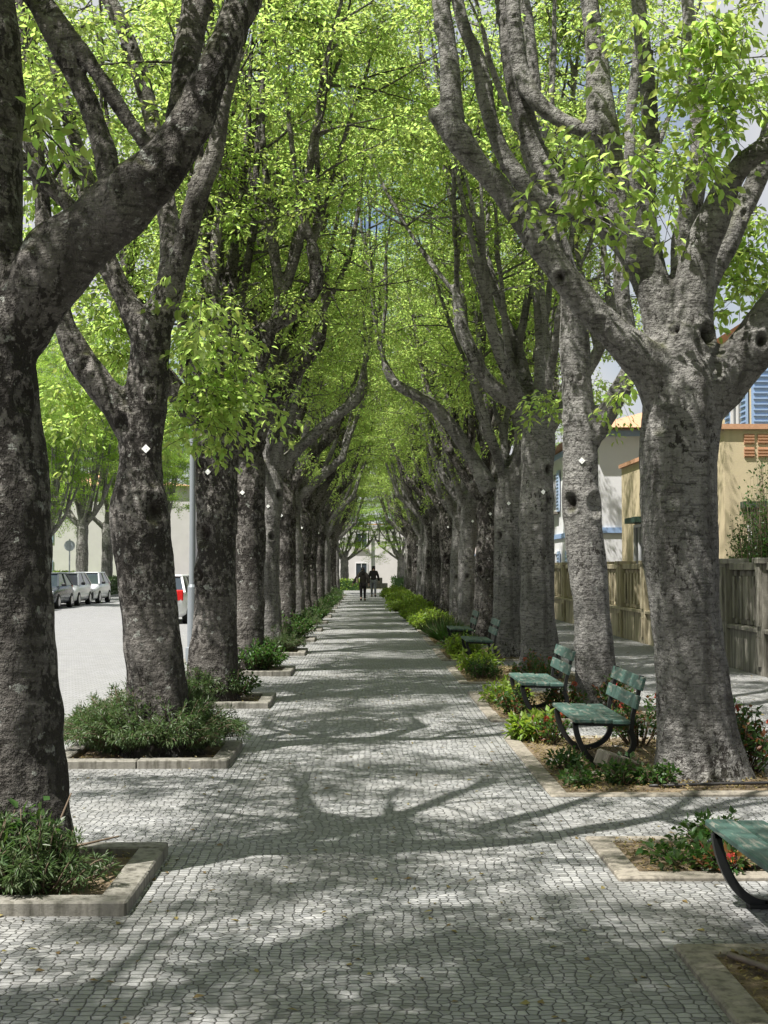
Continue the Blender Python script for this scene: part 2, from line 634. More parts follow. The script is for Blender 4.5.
def leaf_arrays(P, D, N, L, Wd, fine=False):
    """one folded kite-shaped leaf (or six-sided one) per row"""
    n = len(P)
    D = norm(D)
    N = norm(N - D * np.sum(N * D, 1, keepdims=True))
    S = np.cross(D, N)
    L = L[:, None]
    Wd = Wd[:, None]
    if fine:
        V = np.stack([P, P + D * L * .28 + S * Wd * .42 + N * Wd * .12, P + D * L * .62 + S * Wd * .40 + N * Wd * .08, P + D * L - N * L * .16,
                      P + D * L * .62 - S * Wd * .40 + N * Wd * .08, P + D * L * .28 - S * Wd * .42 + N * Wd * .12, P + D * L * .5 - N * L * .02], 1).reshape(-1, 3)
        i = np.arange(n)[:, None] * 7
        Fc = np.concatenate([i + np.array([[0, 1, 6]]), i + np.array([[1, 2, 6]]), i + np.array([[2, 3, 6]]), i + np.array([[3, 4, 6]]),
                             i + np.array([[4, 5, 6]]), i + np.array([[5, 0, 6]])], 0)
    else:
        V = np.stack([P, P + D * L * .42 + S * Wd * .5 + N * Wd * .12, P + D * L - N * L * .1, P + D * L * .42 - S * Wd * .5 + N * Wd * .12], 1).reshape(-1, 3)
        i = np.arange(n)[:, None] * 4
        Fc = np.concatenate([i + np.array([[0, 1, 2]]), i + np.array([[0, 2, 3]])], 0)
    return V, Fc


# ------------------------------------------------------------------ trees
class Tree:
    def __init__(s, seed, zleaf=4.3, dens=1.0, leaf=(0.070, 0.036)):
        s.rng = np.random.default_rng(seed)
        s.big, s.small, s.twigs, s.fine = [], [], [], []
        s.zleaf, s.dens, s.leaf = zleaf, dens, leaf
        s.knots = []
        s.off = seed * 7.3

    def limb(s, rows, step=0.12):
        c = catmull(rows, step)
        s.big.append(c)
        return c

    def grow(s, p, d, length, r0, r1, up=0.1, wob=0.5, step=0.3):
        rng = s.rng
        p = np.array(p, float)
        d = norm(np.array(d, float))
        n = max(2, int(length / step))
        rows = [(*p, r0)]
        for i in range(n):
            d = norm(d + rng.normal(size=3) * wob * step + np.array([0, 0, up * step]))
            p = p + d * step
            t = (i + 1) / n
            rows.append((*p, r0 + (r1 - r0) * t ** 0.8))
        return np.array(rows)

    def shoot(s, p, d, r, length, up=0.35, leaves=True, density=1.0):
        rng = s.rng
        rows = s.grow(p, d, length, r, max(0.014, r * 0.25), up, 0.2, 0.35)
        (s.big if r > 0.035 else s.small).append(rows)
        if not leaves:
            return rows
        n = max(4, int(length * 1.5 * density))
        for k in range(n):
            t = rng.uniform(0.15, 1.0) if k else 1.0
            i = min(len(rows) - 1, int(t * (len(rows) - 1)))
            q = rows[i]
            if q[2] < s.zleaf - 0.9:
                continue
            dd = norm(rows[i, :3] - rows[max(0, i - 1), :3] + 1e-6)
            side = norm(rng.normal(size=3) * np.array([1, 1, 0.3]))
            b = norm(dd * rng.uniform(0.2, 0.7) + side)
            bl = rng.uniform(0.9, 2.0) * (1.15 - 0.4 * t)
            br = s.grow(q[:3], b, bl, min(0.022, q[3] * 0.6), 0.005, 0.05, 0.5, 0.25)
            s.small.append(br)
            s.branch_twigs(br)
        return rows

    def branch_twigs(s, br, n=None):
        rng = s.rng
        n = n or max(4, int(len(br) * 1.25))
        for k in range(n):
            i = rng.integers(max(1, len(br) // 4), len(br)) if k else len(br) - 1
            q = br[i, :3]
            if q[2] < s.zleaf:
                continue
            dd = norm(br[i, :3] - br[i - 1, :3])
            b = norm(dd * 0.6 + norm(rng.normal(size=3) * np.array([1, 1, 0.35])) * 0.9 + np.array([0, 0, -0.12]))
            if noise.noise(Vector((float(q[0]) * .95, float(q[1]) * .95, float(q[2]) * .8 + s.off))) < -0.12:
                continue
            s.twigs.append((q, b, rng.uniform(0.45, 0.95)))

    def fork_crown(s, fork, limbs, r):
        """limbs: list of (azimuth, polar degrees, length, radius, number of shoots, shoot length)"""
        rng = s.rng
        for (az, pol, L, rr, ns, sl) in limbs:
            d = np.array([math.cos(az) * math.sin(R(pol)), math.sin(az) * math.sin(R(pol)), math.cos(R(pol))])
            p0 = np.array(fork) - d * 0.15
            rows = s.grow(p0, d, L, rr * 1.15, rr * 0.82, 0.2, 0.26, 0.28)
            s.big.append(catmull(rows, 0.12))
            e = rows[-1]
            ld = norm(rows[-1, :3] - rows[-2, :3])
            s.big.append(np.array([(*(e[:3] - ld * 0.12), e[3] * 0.9), (*e[:3], e[3] * 1.22), (*(e[:3] + ld * 0.10 + np.array([0, 0, 0.05])), e[3] * 0.7)]))
            for k in range(ns):
                a2 = rng.uniform(0, 2 * math.pi)
                dd = norm(ld * 0.45 + np.array([math.cos(a2) * 0.42, math.sin(a2) * 0.42, 0.9]))
                i = -1 if k < 2 else rng.integers(len(rows) // 2, len(rows))
                s.shoot(rows[i, :3] - dd * 0.03, dd, rr * rng.uniform(0.5, 0.78), sl * rng.uniform(0.8, 1.15))

    def spray(s, c, n=5, size=0.5, droop=-0.5):
        """a bunch of near leafy twigs hanging at point c"""
        rng = s.rng
        for k in range(n):
            q = np.array(c) + rng.normal(size=3) * 0.10
            b = norm(rng.normal(size=3) * np.array([1, 0.6, 0.3]) + np.array([0, 0, droop]))
            s.fine.append((q, b, rng.uniform(0.5, 1.0) * size))

    def leaf_cloud(s, twigs, dens, spread, size, fine=False, per=96):
        rng = s.rng
        if not twigs:
            return None
        Q = np.array([t[0] for t in twigs])
        B = np.array([t[1] for t in twigs])
        Ln = np.array([t[2] for t in twigs])
        cnt = np.maximum(4, (Ln * per * dens)).astype(int)
        idx = np.repeat(np.arange(len(twigs)), cnt)
        n = len(idx)
        t = rng.uniform(0.05, 1, n)
        # twig bends down towards its tip
        C = Q[idx] + B[idx] * (Ln[idx] * t)[:, None]
        C[:, 2] -= 0.22 * Ln[idx] * t ** 2
        rad = norm(rng.normal(size=(n, 3)) * np.array([1, 1, 0.45]))
        off = rng.uniform(0, 1, n) ** 0.7 * spread * (0.35 + 0.65 * np.sin(t * 2.6))
        P = C + rad * off[:, None]
        D = B[idx] * 0.5 + rad * 0.9 + rng.normal(size=(n, 3)) * 0.3
        D[:, 2] -= 0.35
        N = rng.normal(size=(n, 3)) * 0.55 + np.array([0, 0, 1.0])
        L = size[0] * rng.uniform(0.65, 1.25, n)
        Wd = size[1] * rng.uniform(0.8, 1.2, n)
        return leaf_arrays(P, D, N, L, Wd, fine)

    def build(s, base, label, group, barkmat, leafmat_, voxel=0.03, tagz=2.7, cat='tree', lump=0.03, rings=0.003, tagpos=None, name='plane_tree'):
        base = np.array(base, float)
        root = empty(name, tuple(base), label, cat, group)
        print('TREE', len(s.twigs), len(s.small), len(s.big))
        # heavy wood: fused into one skin
        parts = []
        for rows in s.big:
            rows = np.asarray(rows)
            rmax = rows[:, 3].max()
            V, Fc = tube_arrays(rows[:, :3] - base, rows[:, 3], 20 if rmax > 0.15 else (12 if rmax > 0.05 else 8))
            parts.append((V, Fc))
        V, Fc = join_arrays(parts)
        tmp = np_mesh('tmp', V, Fc, barkmat)
        md = tmp.modifiers.new('r', 'REMESH')
        md.mode = 'VOXEL'
        md.voxel_size = voxel
        md.use_smooth_shade = True
        sm = tmp.modifiers.new('s', 'SMOOTH')
        sm.iterations = 3
        sm.factor = 0.5
        dg = bpy.context.evaluated_depsgraph_get()
        ev = tmp.evaluated_get(dg)
        me = bpy.data.meshes.new_from_object(ev)
        bpy.data.objects.remove(tmp)
        nv = len(me.vertices)
        co = np.empty(nv * 3, np.float32)
        me.vertices.foreach_get('co', co)
        co = co.reshape(-1, 3)
        nr = np.empty(nv * 3, np.float32)
        me.vertices.foreach_get('normal', nr)
        nr = nr.reshape(-1, 3)
        disp = np.empty(nv, np.float32)
        sd = Vector((float(base[0]) * 3.1, float(base[1]) * 1.7, 0.0))
        nz = noise.noise
        for i in range(nv):
            x, y, z = float(co[i, 0]), float(co[i, 1]), float(co[i, 2])
            k = nz(Vector((x * 2.6, y * 2.6, z * 1.5)) + sd) * lump
            k += nz(Vector((x * 7, y * 7, z * 5)) + sd) * lump * 0.38
            k += nz(Vector((x * 4, y * 4, z * 26)) + sd) * rings
            disp[i] = k
        # thinner wood gets less lumps
        flare = np.clip(1 - co[:, 2] / 0.8, 0, 1) ** 2
        ang = np.arctan2(co[:, 1], co[:, 0])
        disp += flare * (0.05 * np.maximum(0, np.cos(ang * 4 + base[1])) + 0.02)
        hi = np.clip((co[:, 2] - 3.5) / 2.5, 0, 1)
        disp *= (1 - 0.62 * hi)
        if voxel < .029:
            rk = np.random.default_rng(int(base[1] * 100))
            for rows in s.big:
                rows = np.asarray(rows)
                if rows[:, 3].max() < .07:
                    continue
                ln = np.linalg.norm(rows[-1, :3] - rows[0, :3])
                for _ in range(int(ln * 1.5)):
                    q = rows[rk.integers(1, len(rows) - 1)]
                    if q[3] < .05 or q[2] < 2.4:
                        continue
                    a_ = rk.uniform(-2.9, -.2)
                    s.knots.append((q[:3] + np.array([math.cos(a_), math.sin(a_), rk.uniform(-.2, .2)]) * q[3], min(.08, q[3] * rk.uniform(.3, .55)), rk.uniform(.004, .03)))
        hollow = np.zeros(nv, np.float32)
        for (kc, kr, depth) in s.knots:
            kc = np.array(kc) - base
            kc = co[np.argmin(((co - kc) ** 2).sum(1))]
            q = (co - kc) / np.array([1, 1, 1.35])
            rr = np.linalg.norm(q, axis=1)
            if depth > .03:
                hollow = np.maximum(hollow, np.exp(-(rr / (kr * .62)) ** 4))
            disp += (0.026 if kr > .08 else 0.020) * np.exp(-((rr - kr) / (kr * 0.28)) ** 2)
            disp -= depth * np.exp(-(rr / (kr * 0.55)) ** 2)
        co = co + nr * disp[:, None]
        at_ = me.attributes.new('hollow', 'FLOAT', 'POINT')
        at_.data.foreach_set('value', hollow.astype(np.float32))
        me.vertices.foreach_set('co', co.ravel().astype(np.float32))
        me.update()
        me.polygons.foreach_set('use_smooth', np.ones(len(me.polygons), dtype=bool))
        # thin branches appended unfused
        thin = []
        for rows in s.small:
            thin.append(tube_arrays(np.asarray(rows)[:, :3] - base, np.asarray(rows)[:, 3], 5))
        for (q, b, ln) in s.twigs + s.fine:
            t = np.linspace(0, 1, 4)[:, None]
            P = np.array(q) - base + b * ln * t
            P[:, 2] -= 0.22 * ln * t[:, 0] ** 2
            thin.append(tube_arrays(P, np.array([.005, .004, .003, .002]), 3))
        wood = bpy.data.objects.new('trunk', me)
        COL.objects.link(wood)
        wood.parent = root
        me.materials.clear()
        me.materials.append(barkmat)
        me.name = 'trunk'
        if thin:
            V, Fc = join_arrays(thin)
            br = np_mesh('branches', V, Fc, barkmat, parent=root)
            tag(br, kind='stuff')
        lc = [x for x in (s.leaf_cloud(s.twigs, s.dens, 0.18, s.leaf), s.leaf_cloud(s.fine, 1.0, 0.13, (0.095, 0.05), True, 46)) if x]
        if lc:
            V, Fc = join_arrays(lc)
            np_mesh('crown', V - base, Fc, leafmat_, smooth=False, parent=root)
        # small white diamond tag nailed to the bark, facing down the avenue
        if tagz:
            bv = BVHTree.FromPolygons([tuple(v) for v in co], [tuple(p.vertices) for p in me.polygons])
            tx = tagpos if tagpos is not None else 0.0
            hit = bv.ray_cast(Vector((tx, -3, tagz)), Vector((0, 1, 0)))
            if hit[0]:
                h = hit[0]
                a = 0.038
                mb = MB()
                mb.add([(h.x - a, h.y - .012, h.z), (h.x, h.y - .012, h.z - a), (h.x + a, h.y - .012, h.z), (h.x, h.y - .012, h.z + a),
                        (h.x - a, h.y - .004, h.z), (h.x, h.y - .004, h.z - a), (h.x + a, h.y - .004, h.z), (h.x, h.y - .004, h.z + a)],
                       [(0, 1, 2, 3), (7, 6, 5, 4), (0, 4, 5, 1), (1, 5, 6, 2), (2, 6, 7, 3), (3, 7, 4, 0)])
                mb.tube([(h.x, h.y - .016, h.z), (h.x, h.y + .03, h.z)], .004, 6)
                mb.build('diamond_tag', M['white_tag'], root)
        return root


def px_limb(T, Y, rows, step=0.10):
    """rows of (px, py, width in px, depth offset)"""
    out = []
    for (px, py, wd, dd) in rows:
        p = at(px, py, Y + dd)
        out.append((p[0], p[1], p[2], wd * (.85 if wd < 56 else .93) / 2 / F * (Y + dd)))
    return T.limb(out, step)


def end_dir(c):
    return c[-1, :3], norm(c[-1, :3] - c[-4, :3]), c[-1, 3]


XL, XR, SP = -1.87, 2.56, 4.85
DL = [7.4 + SP * k for k in range(-2, 17)]      # left row, k = -2 .. 16
DR = [11.0 + SP * k for k in range(-3, 16)]
ORD = ['first', 'second', 'third', 'fourth', 'fifth', 'sixth', 'seventh', 'eighth', 'ninth', 'tenth', 'eleventh', 'twelfth', 'thirteenth',
       'fourteenth', 'fifteenth', 'sixteenth', 'seventeenth', 'eighteenth', 'nineteenth', 'twentieth']
GL = 'trees of the row beside the road'
GR = 'trees of the row beside the benches'


def tree_L1():
    Y = 7.4
    T = Tree(11, zleaf=5.0)
    px_limb(T, Y, [(22, 880, 135, 0), (20, 845, 120, 0), (12, 780, 112, 0), (8, 714, 108, 0), (2, 600, 106, 0), (-1, 500, 108, 0), (-8, 420, 108, 0), (-12, 350, 106, 0), (-14, 290, 96, 0), (-16, 230, 88, 0)])
    c = px_limb(T, Y, [(-12, 300, 90, 0), (-10, 240, 80, 0), (-8, 154, 76, .05), (-12, 68, 66, .1), (-16, -30, 58, .1), (-25, -160, 46, .2)])
    e = end_dir(c)
    for k in range(3):
        T.shoot(e[0], e[1] + T.rng.normal(size=3) * .3, .07, 4.2)
    c = px_limb(T, Y, [(0, 345, 88, 0), (30, 300, 80, -.05), (62, 255, 74, -.1), (104, 218, 70, -.15), (150, 180, 62, -.2), (186, 132, 54, -.2), (214, 72, 48, -.2), (238, 12, 45, -.1), (262, -60, 42, 0), (290, -150, 34, .1)])
    e = end_dir(c)
    for k in range(4):
        T.shoot(e[0], e[1] * .5 + np.array([0, 0, .7]) + T.rng.normal(size=3) * .35, .065, 3.8)
    # shoots rising from the big limb
    c = px_limb(T, Y, [(112, 196, 26, 0), (100, 140, 23, .1), (78, 82, 22, .15), (50, 30, 21, .2), (18, -20, 19, .3), (-10, -90, 16, .4)])
    e = end_dir(c)
    T.shoot(e[0], e[1], e[2], 2.5)
    c = px_limb(T, Y, [(150, 150, 17, .05), (128, 118, 16, .1), (95, 70, 15, .1), (60, 18, 15, .2), (34, -30, 13, .3)])
    e = end_dir(c)
    T.shoot(e[0], e[1], e[2], 2.5)
    c = px_limb(T, Y, [(178, 130, 34, .1), (182, 80, 34, .25), (193, 20, 31, .4), (200, -60, 26, .5)])
    e = end_dir(c)
    T.shoot(e[0], e[1], e[2], 3.5)
    for (dx, dy, n_) in ((-.8, .3, 5), (-.9, -.5, 5), (-.2, -.9, 5), (-.7, .9, 5), (-1.1, 0, 4.5)):
        q = np.array([XL - .25, Y, 4.6])
        T.shoot(q, (dx, dy, .85), .055, n_ + .5, up=.22)
    T.knots = [(at(128, 195, Y - .35), .10, .02), (at(175, 178, Y - .30), .05, .03), (at(28, 272, Y - .28), .07, .02)]
    T.spray(at(52, 110, Y + .4), 5, .5)
    T.spray(at(60, 135, Y + .4), 5, .45)
    return T.build((XL, Y, 0), 'thick black-crusted tree with one huge limb arching over the walk, in the nearest corner bed', GL,
                   M['bark_crust'], M['leaf'], voxel=.02, tagz=2.66, tagpos=-.14, lump=.045, rings=.002)


def tree_L2():
    Y = 12.25
    T = Tree(12, zleaf=4.0)
    px_limb(T, Y, [(160, 775, 92, 0), (158, 750, 80, 0), (157, 700, 68, 0), (154, 650, 62, 0), (148, 590, 57, 0), (142, 515, 62, 0), (141, 470, 54, 0), (142, 430, 54, 0), (148, 395, 54, 0), (150, 350, 48, 0), (150, 315, 44, 0)])
    c = px_limb(T, Y, [(140, 440, 46, 0), (122, 412, 42, 0), (96, 380, 34, 0), (74, 345, 30, 0), (60, 308, 27, 0), (48, 260, 25, .1), (42, 200, 22, .2), (30, 120, 20, .2), (20, 30, 16, .3)])
    e = end_dir(c)
    T.shoot(e[0], e[1], e[2], 4)
    c = px_limb(T, Y, [(146, 335, 40, 0), (128, 302, 26, 0), (112, 272, 24, 0), (100, 235, 22, .1), (85, 170, 18, .1), (66, 110, 16, .2), (50, 40, 15, .3)])
    e = end_dir(c)
    T.shoot(e[0], e[1], e[2], 4)
    c = px_limb(T, Y, [(152, 330, 42, 0), (168, 292, 32, 0), (172, 255, 28, 0), (168, 215, 24, .1), (160, 170, 24, .2), (150, 110, 22, .3), (128, 40, 19, .3), (100, -20, 16, .4)])
    e = end_dir(c)
    T.shoot(e[0], e[1], e[2], 4.5)
    c = px_limb(T, Y, [(165, 300, 34, 0), (180, 262, 26, -.1), (188, 228, 26, -.2), (198, 195, 25, -.3), (214, 155, 22, -.3), (222, 110, 19, -.3), (228, 50, 17, -.2), (232, -20, 14, -.2)])
    e = end_dir(c)
    T.shoot(e[0], e[1], e[2], 4)
    T.shoot(c[len(c) // 2, :3], (.4, .1, .9), .05, 4.5)
    T.shoot(c[len(c) // 3, :3], (-.1, .5, .9), .05, 4.5)
    for (dx, dy, n_) in ((-.8, .3, 4.5), (-.9, -.5, 4.5), (-.5, .9, 5), (-1.1, .1, 4.5)):
        q = np.array([XL - .5, Y, 4.6])
        T.shoot(q, (dx, dy, .75), .055, n_ + .8, up=.22)
    T.knots = [(at(160, 508, Y - .26), .12, .06), (at(152, 395, Y - .25), .06, .02)]
    # low leafy sprays hanging towards the next tree
    for (px, py, dd, n) in [(205, 300, -.3, 4), (215, 315, -.2, 4), (195, 350, 1.2, 9), (205, 385, 1.2, 12), (215, 410, 1.4, 12), (190, 400, 1.2, 9), (230, 375, 1.5, 10), (250, 395, 1.6, 7), (205, 430, 1.4, 9), (187, 330, 1.2, 6), (225, 345, 1.3, 8)]:
        T.spray(at(px, py, Y + dd), n, .62, -.25)
    for (px, py, dd, n) in [(108, 330, 4, 14), (118, 355, 4, 12), (100, 300, 4, 14), (112, 290, 5, 14), (50, 240, 5, 16), (45, 200, 5, 16), (60, 270, 5, 16), (90, 330, 5, 10), (50, 160, 5, 14), (75, 240, 5, 14), (95, 180, 5, 14), (30, 60, 5, 14), (60, 390, 6, 12), (85, 420, 6, 12), (100, 400, 6, 12)]:
        T.spray(at(px, py, Y + dd), n, .7, -.2)
    return T.build((XL, Y, 0), 'crooked tree with a black cleft down its side, rising from the big rosemary bush', GL,
                   M['bark_crust'], M['leaf'], voxel=.02, tagz=2.67, tagpos=-.03, lump=.045, rings=.003)


def tree_R1():
    Y = 11.0
    T = Tree(21, zleaf=5.4)
    px_limb(T, Y, [(704, 800, 118, 0), (702, 780, 106, 0), (699, 745, 90, 0), (693, 690, 82, 0), (684, 600, 78, 0), (678, 510, 82, 0), (679, 440, 84, 0), (684, 400, 88, 0), (686, 365, 78, 0), (686, 330, 60, 0)])
    c = px_limb(T, Y, [(672, 410, 62, 0), (655, 372, 54, -.1), (628, 345, 46, -.15), (595, 313, 39, -.2), (562, 274, 34, -.25), (532, 233, 30, -.3), (500, 190, 28, -.3), (472, 158, 30, -.35), (455, 134, 34, -.4), (446, 120, 30, -.4)])
    px_limb(T, Y, [(462, 140, 34, -.38), (445, 122, 30, -.4), (433, 113, 18, -.4), (429, 110, 8, -.4)])
    c = px_limb(T, Y, [(453, 138, 30, -.4), (451, 112, 29, -.4), (450, 80, 24, -.4), (447, 40, 22, -.35), (441, 0, 21, -.3), (436, -70, 18, -.2), (438, -170, 14, -.2)])
    e = end_dir(c)
    T.shoot(e[0], e[1], e[2], 3)
    c = px_limb(T, Y, [(676, 385, 60, .05), (664, 330, 52, .05), (650, 280, 46, .05), (630, 245, 40, .05), (596, 216, 32, .05), (566, 195, 28, .05), (542, 165, 28, .1), (524, 115, 26, .1), (512, 55, 25, .15), (506, 0, 23, .2), (500, -80, 18, .3)])
    e = end_dir(c)
    T.shoot(e[0], e[1], e[2], 3)
    c2 = px_limb(T, Y, [(600, 220, 26, .05), (575, 212, 24, .0), (545, 205, 22, 0), (520, 180, 22, 0), (497, 140, 20, 0), (486, 100, 21, 0), (478, 60, 18, 0), (462, 20, 16, .1), (452, -40, 14, .2)])
    e = end_dir(c2)
    T.shoot(e[0], e[1], e[2], 3)
    c = px_limb(T, Y, [(640, 262, 40, 0), (624, 215, 32, -.1), (614, 170, 28, -.15), (606, 138, 34, -.2), (600, 105, 34, -.2), (597, 60, 27, -.1), (589, 0, 23, 0), (580, -80, 19, .1)])
    e = end_dir(c)
    T.shoot(e[0], e[1], e[2], 3)
    c = px_limb(T, Y, [(612, 140, 26, -.2), (590, 132, 20, -.2), (560, 120, 20, -.15), (534, 98, 20, -.1), (520, 70, 20, 0), (514, 20, 18, 0), (505, -60, 15, .1)])
    c = px_limb(T, Y, [(672, 330, 30, .4), (652, 255, 23, .6), (646, 200, 22, .7), (650, 140, 22, .7), (647, 80, 20, .7), (640, 20, 18, .8), (634, -60, 15, .8)])
    e = end_dir(c)
    T.shoot(e[0], e[1], e[2], 3)
    c = px_limb(T, Y, [(690, 360, 56, 0), (692, 300, 48, -.05), (698, 255, 40, -.1), (712, 222, 36, -.2), (726, 190, 32, -.3), (744, 162, 29, -.4), (772, 145, 27, -.5), (806, 130, 24, -.6), (830, 60, 20, -.6)])
    e = end_dir(c)
    T.shoot(e[0], e[1], e[2], 3)
    c = px_limb(T, Y, [(694, 320, 40, .2), (706, 282, 34, .3), (728, 240, 31, .4), (745, 205, 28, .5), (762, 165, 25, .6), (775, 110, 21, .8), (780, 40, 17, 1)])
    c = px_limb(T, Y, [(682, 300, 26, .4), (684, 240, 26, .5), (694, 190, 28, .55), (700, 145, 25, .6), (697, 100, 20, .6), (690, 30, 16, .7), (684, -50, 13, .8)])
    e = end_dir(c)
    T.shoot(e[0], e[1], e[2], 3)
    c = px_limb(T, Y, [(692, 405, 66, 0), (722, 382, 60, -.05), (750, 350, 56, -.1), (778, 312, 52, -.15), (806, 270, 46, -.2), (830, 200, 40, -.2), (845, 110, 34, -.2)])
    e = end_dir(c)
    for k in range(3):
        T.shoot(e[0], e[1] + T.rng.normal(size=3) * .35, .06, 4)
    T.knots = [(at(706, 335, Y - .18), .085, .09), (at(672, 322, Y - .25), .05, .08), (at(765, 340, Y - .42), .06, .06), (at(557, 281, Y - .45), .05, .05), (at(672, 500, Y - .36), .08, .015), (at(652, 420, Y - .3), .09, .03)]
    for (px, py, dd, n) in [(596, 152, -.9, 5), (572, 168, -.9, 6), (586, 195, -1, 6), (632, 168, -.8, 6), (676, 160, -.9, 7), (690, 168, -.9, 5), (640, 185, -.9, 4), (600, 215, -.9, 4), (720, 60, -.6, 7), (700, 20, -.6, 7), (740, 30, -.5, 9), (690, 90, -.5, 6), (735, 100, -.6, 8), (755, 70, -.5, 8), (670, 30, -.5, 6), (630, 20, -.5, 5), (710, 120, -.5, 6), (655, 70, -.6, 4)]:
        T.spray(at(px, py, Y + dd), n, .48, -.45)
    for (px, py, dd, n) in [(730, 270, 2.5, 16), (750, 250, 2.5, 16), (725, 300, 2.4, 8), (760, 220, 2.4, 14), (625, 390, 2.5, 4)]:
        T.spray(at(px, py, Y + dd), n, .6, -.25)
    return T.build((XR, Y, 0), 'stout pale grey tree forking into many limbs, with hollow knots at its crotch', GR,
                   M['bark'], M['leaf'], voxel=.02, tagz=None, lump=.03, rings=.0035)


def tree_R2():
    Y = 15.7
    T = Tree(22, zleaf=4.6)
    px_limb(T, Y, [(601, 730, 66, 0), (600, 712, 58, 0), (598, 690, 50, 0), (592, 610, 43, 0), (584, 530, 47, 0), (581, 500, 44, 0), (580, 450, 40, 0), (580, 425, 40, 0), (578, 380, 34, 0), (574, 330, 30, 0)])
    c = px_limb(T, Y, [(577, 400, 36, 0), (574, 350, 33, 0), (572, 300, 29, 0), (562, 255, 24, 0), (548, 215, 21, .1), (538, 160, 19, .2), (535, 90, 16, .3), (528, 20, 14, .4)])
    e = end_dir(c)
    T.shoot(e[0], e[1], e[2], 4)
    T.shoot(c[len(c) // 2, :3], (-.5, -.2, .9), .05, 5)
    T.shoot(c[len(c) // 2 + 6, :3], (.4, .4, .9), .05, 5)
    c = px_limb(T, Y, [(586, 440, 34, 0), (602, 420, 27, 0), (618, 392, 24, -.1), (630, 368, 22, -.1), (628, 330, 19, 0), (622, 280, 19, 0), (628, 220, 17, .2), (630, 120, 14, .4)])
    e = end_dir(c)
    T.shoot(e[0], e[1], e[2], 4)
    T.shoot(c[len(c) // 2, :3], (.5, .2, .9), .05, 5)
    T.knots = [(at(568, 503, Y - .2), .10, .08), (at(598, 505, Y - .2), .12, .025)]
    T.spray(at(545, 402, Y + 2.5), 9, .6, -.2)
    T.spray(at(640, 370, Y - .5), 4, .4, -.2)
    T.spray(at(607, 395, Y + 3), 9, .6, -.2)
    return T.build((at(600, 715, Y)[0], Y, 0), 'slimmer grey tree with a hollow scar above head height, second of the bench side', GR,
                   M['bark'], M['leaf'], voxel=.022, tagz=2.83, tagpos=-.22, lump=.03, rings=.003)


def auto_tree(seed, base, side, aisle=None, barkmat=None, label='', group=None, voxel=.03, name='plane_tree', rbase=None, zleaf=4.1, dens=.90, fork=None, tagz=2.8, leafm=None, knots=()):
    """side +1: the walk lies towards +x. aisle: rows (x, y, z, r) of a given limb"""
    T = Tree(seed, zleaf=zleaf, dens=dens)
    rng = T.rng
    b = np.array(base, float)
    r = rbase or rng.uniform(.235, .285)
    fz = fork or rng.uniform(2.9, 3.4)
    lean = np.array([side * rng.uniform(-.12, .05), rng.uniform(-.12, .12), 0])
    mid = lean * .5 + np.array([rng.uniform(-.05, .05), rng.uniform(-.05, .05), 0])
    T.limb([(*(b + [0, 0, -.15]), r * 1.3), (*(b + [0, 0, .1]), r * 1.12), (*(b + mid * .5 + [0, 0, fz * .3]), r * .97), (*(b + mid + [0, 0, fz * .62]), r * rng.uniform(.86, 1.0)),
            (*(b + lean + [0, 0, fz * .85]), r * .95), (*(b + lean + [0, 0, fz]), r * .96), (*(b + lean * 1.1 + [0, 0, fz + .35]), r * .6)])
    fk = b + lean + [0, 0, fz]
    toward = 0.0 if side > 0 else math.pi
    limbs = []
    if aisle is None:
        limbs.append((toward + rng.uniform(-.45, .45), rng.uniform(38, 50), rng.uniform(1.5, 2.4), r * .44, 3, 6.3))
    else:
        c = T.limb(aisle)
        e = end_dir(c)
        for k in range(3):
            T.shoot(e[0], np.array([rng.normal() * .35 + side * .15, rng.normal() * .35, 1.0]), e[2] * rng.uniform(.55, .8), rng.uniform(4.5, 6.5))
    limbs.append((toward + rng.uniform(.5, 1.0), rng.uniform(20, 36), rng.uniform(1.4, 2.6), r * .36, 3, 6.3))
    limbs.append((toward - rng.uniform(.5, 1.0), rng.uniform(20, 36), rng.uniform(1.4, 2.6), r * .34, 3, 6.3))
    limbs.append((toward + rng.uniform(1.2, 1.7), rng.uniform(16, 30), rng.uniform(1.2, 2.2), r * .33, 3, 6.3))
    limbs.append((toward - rng.uniform(1.2, 1.7), rng.uniform(16, 30), rng.uniform(1.2, 2.2), r * .33, 3, 6.3))
    limbs.append((toward + math.pi + rng.uniform(-.9, -.3), rng.uniform(40, 54), rng.uniform(2.0, 3.0), r * .38, 3, 5.6))
    limbs.append((toward + math.pi + rng.uniform(.3, .9), rng.uniform(36, 50), rng.uniform(1.8, 2.8), r * .36, 3, 5.8))
    limbs.append((rng.uniform(0, 6.3), rng.uniform(4, 12), rng.uniform(1.0, 1.8), r * .42, 3, 6.6))
    T.fork_crown(fk, limbs, r)
    T.knots += list(knots)
    for k in range(2):
        kz = rng.uniform(1.4, fz)
        a = rng.uniform(-2.6, -.5)
        T.knots.append((b + lean * kz / fz + np.array([math.cos(a) * r * .95, math.sin(a) * r * .95, kz]), rng.uniform(.07, .1), rng.uniform(.02, .07)))
    return T.build(tuple(b), label, group, barkmat or M['bark'], leafm or M['leaf'], voxel=voxel, tagz=tagz, tagpos=lean[0] * .9 + rng.uniform(-.08, .08), name=name, lump=.035)


def lab(row, k, extra=''):
    if row == 'L':
        return 'grey tree, %s of the road-side row counted from the near corner bed%s' % (ORD[k - 1], extra)
    return 'grey tree, %s of the bench-side row counted from the near paired benches%s' % (ORD[k - 1], extra)


tree_L1()
tree_L2()
tree_R1()
tree_R2()
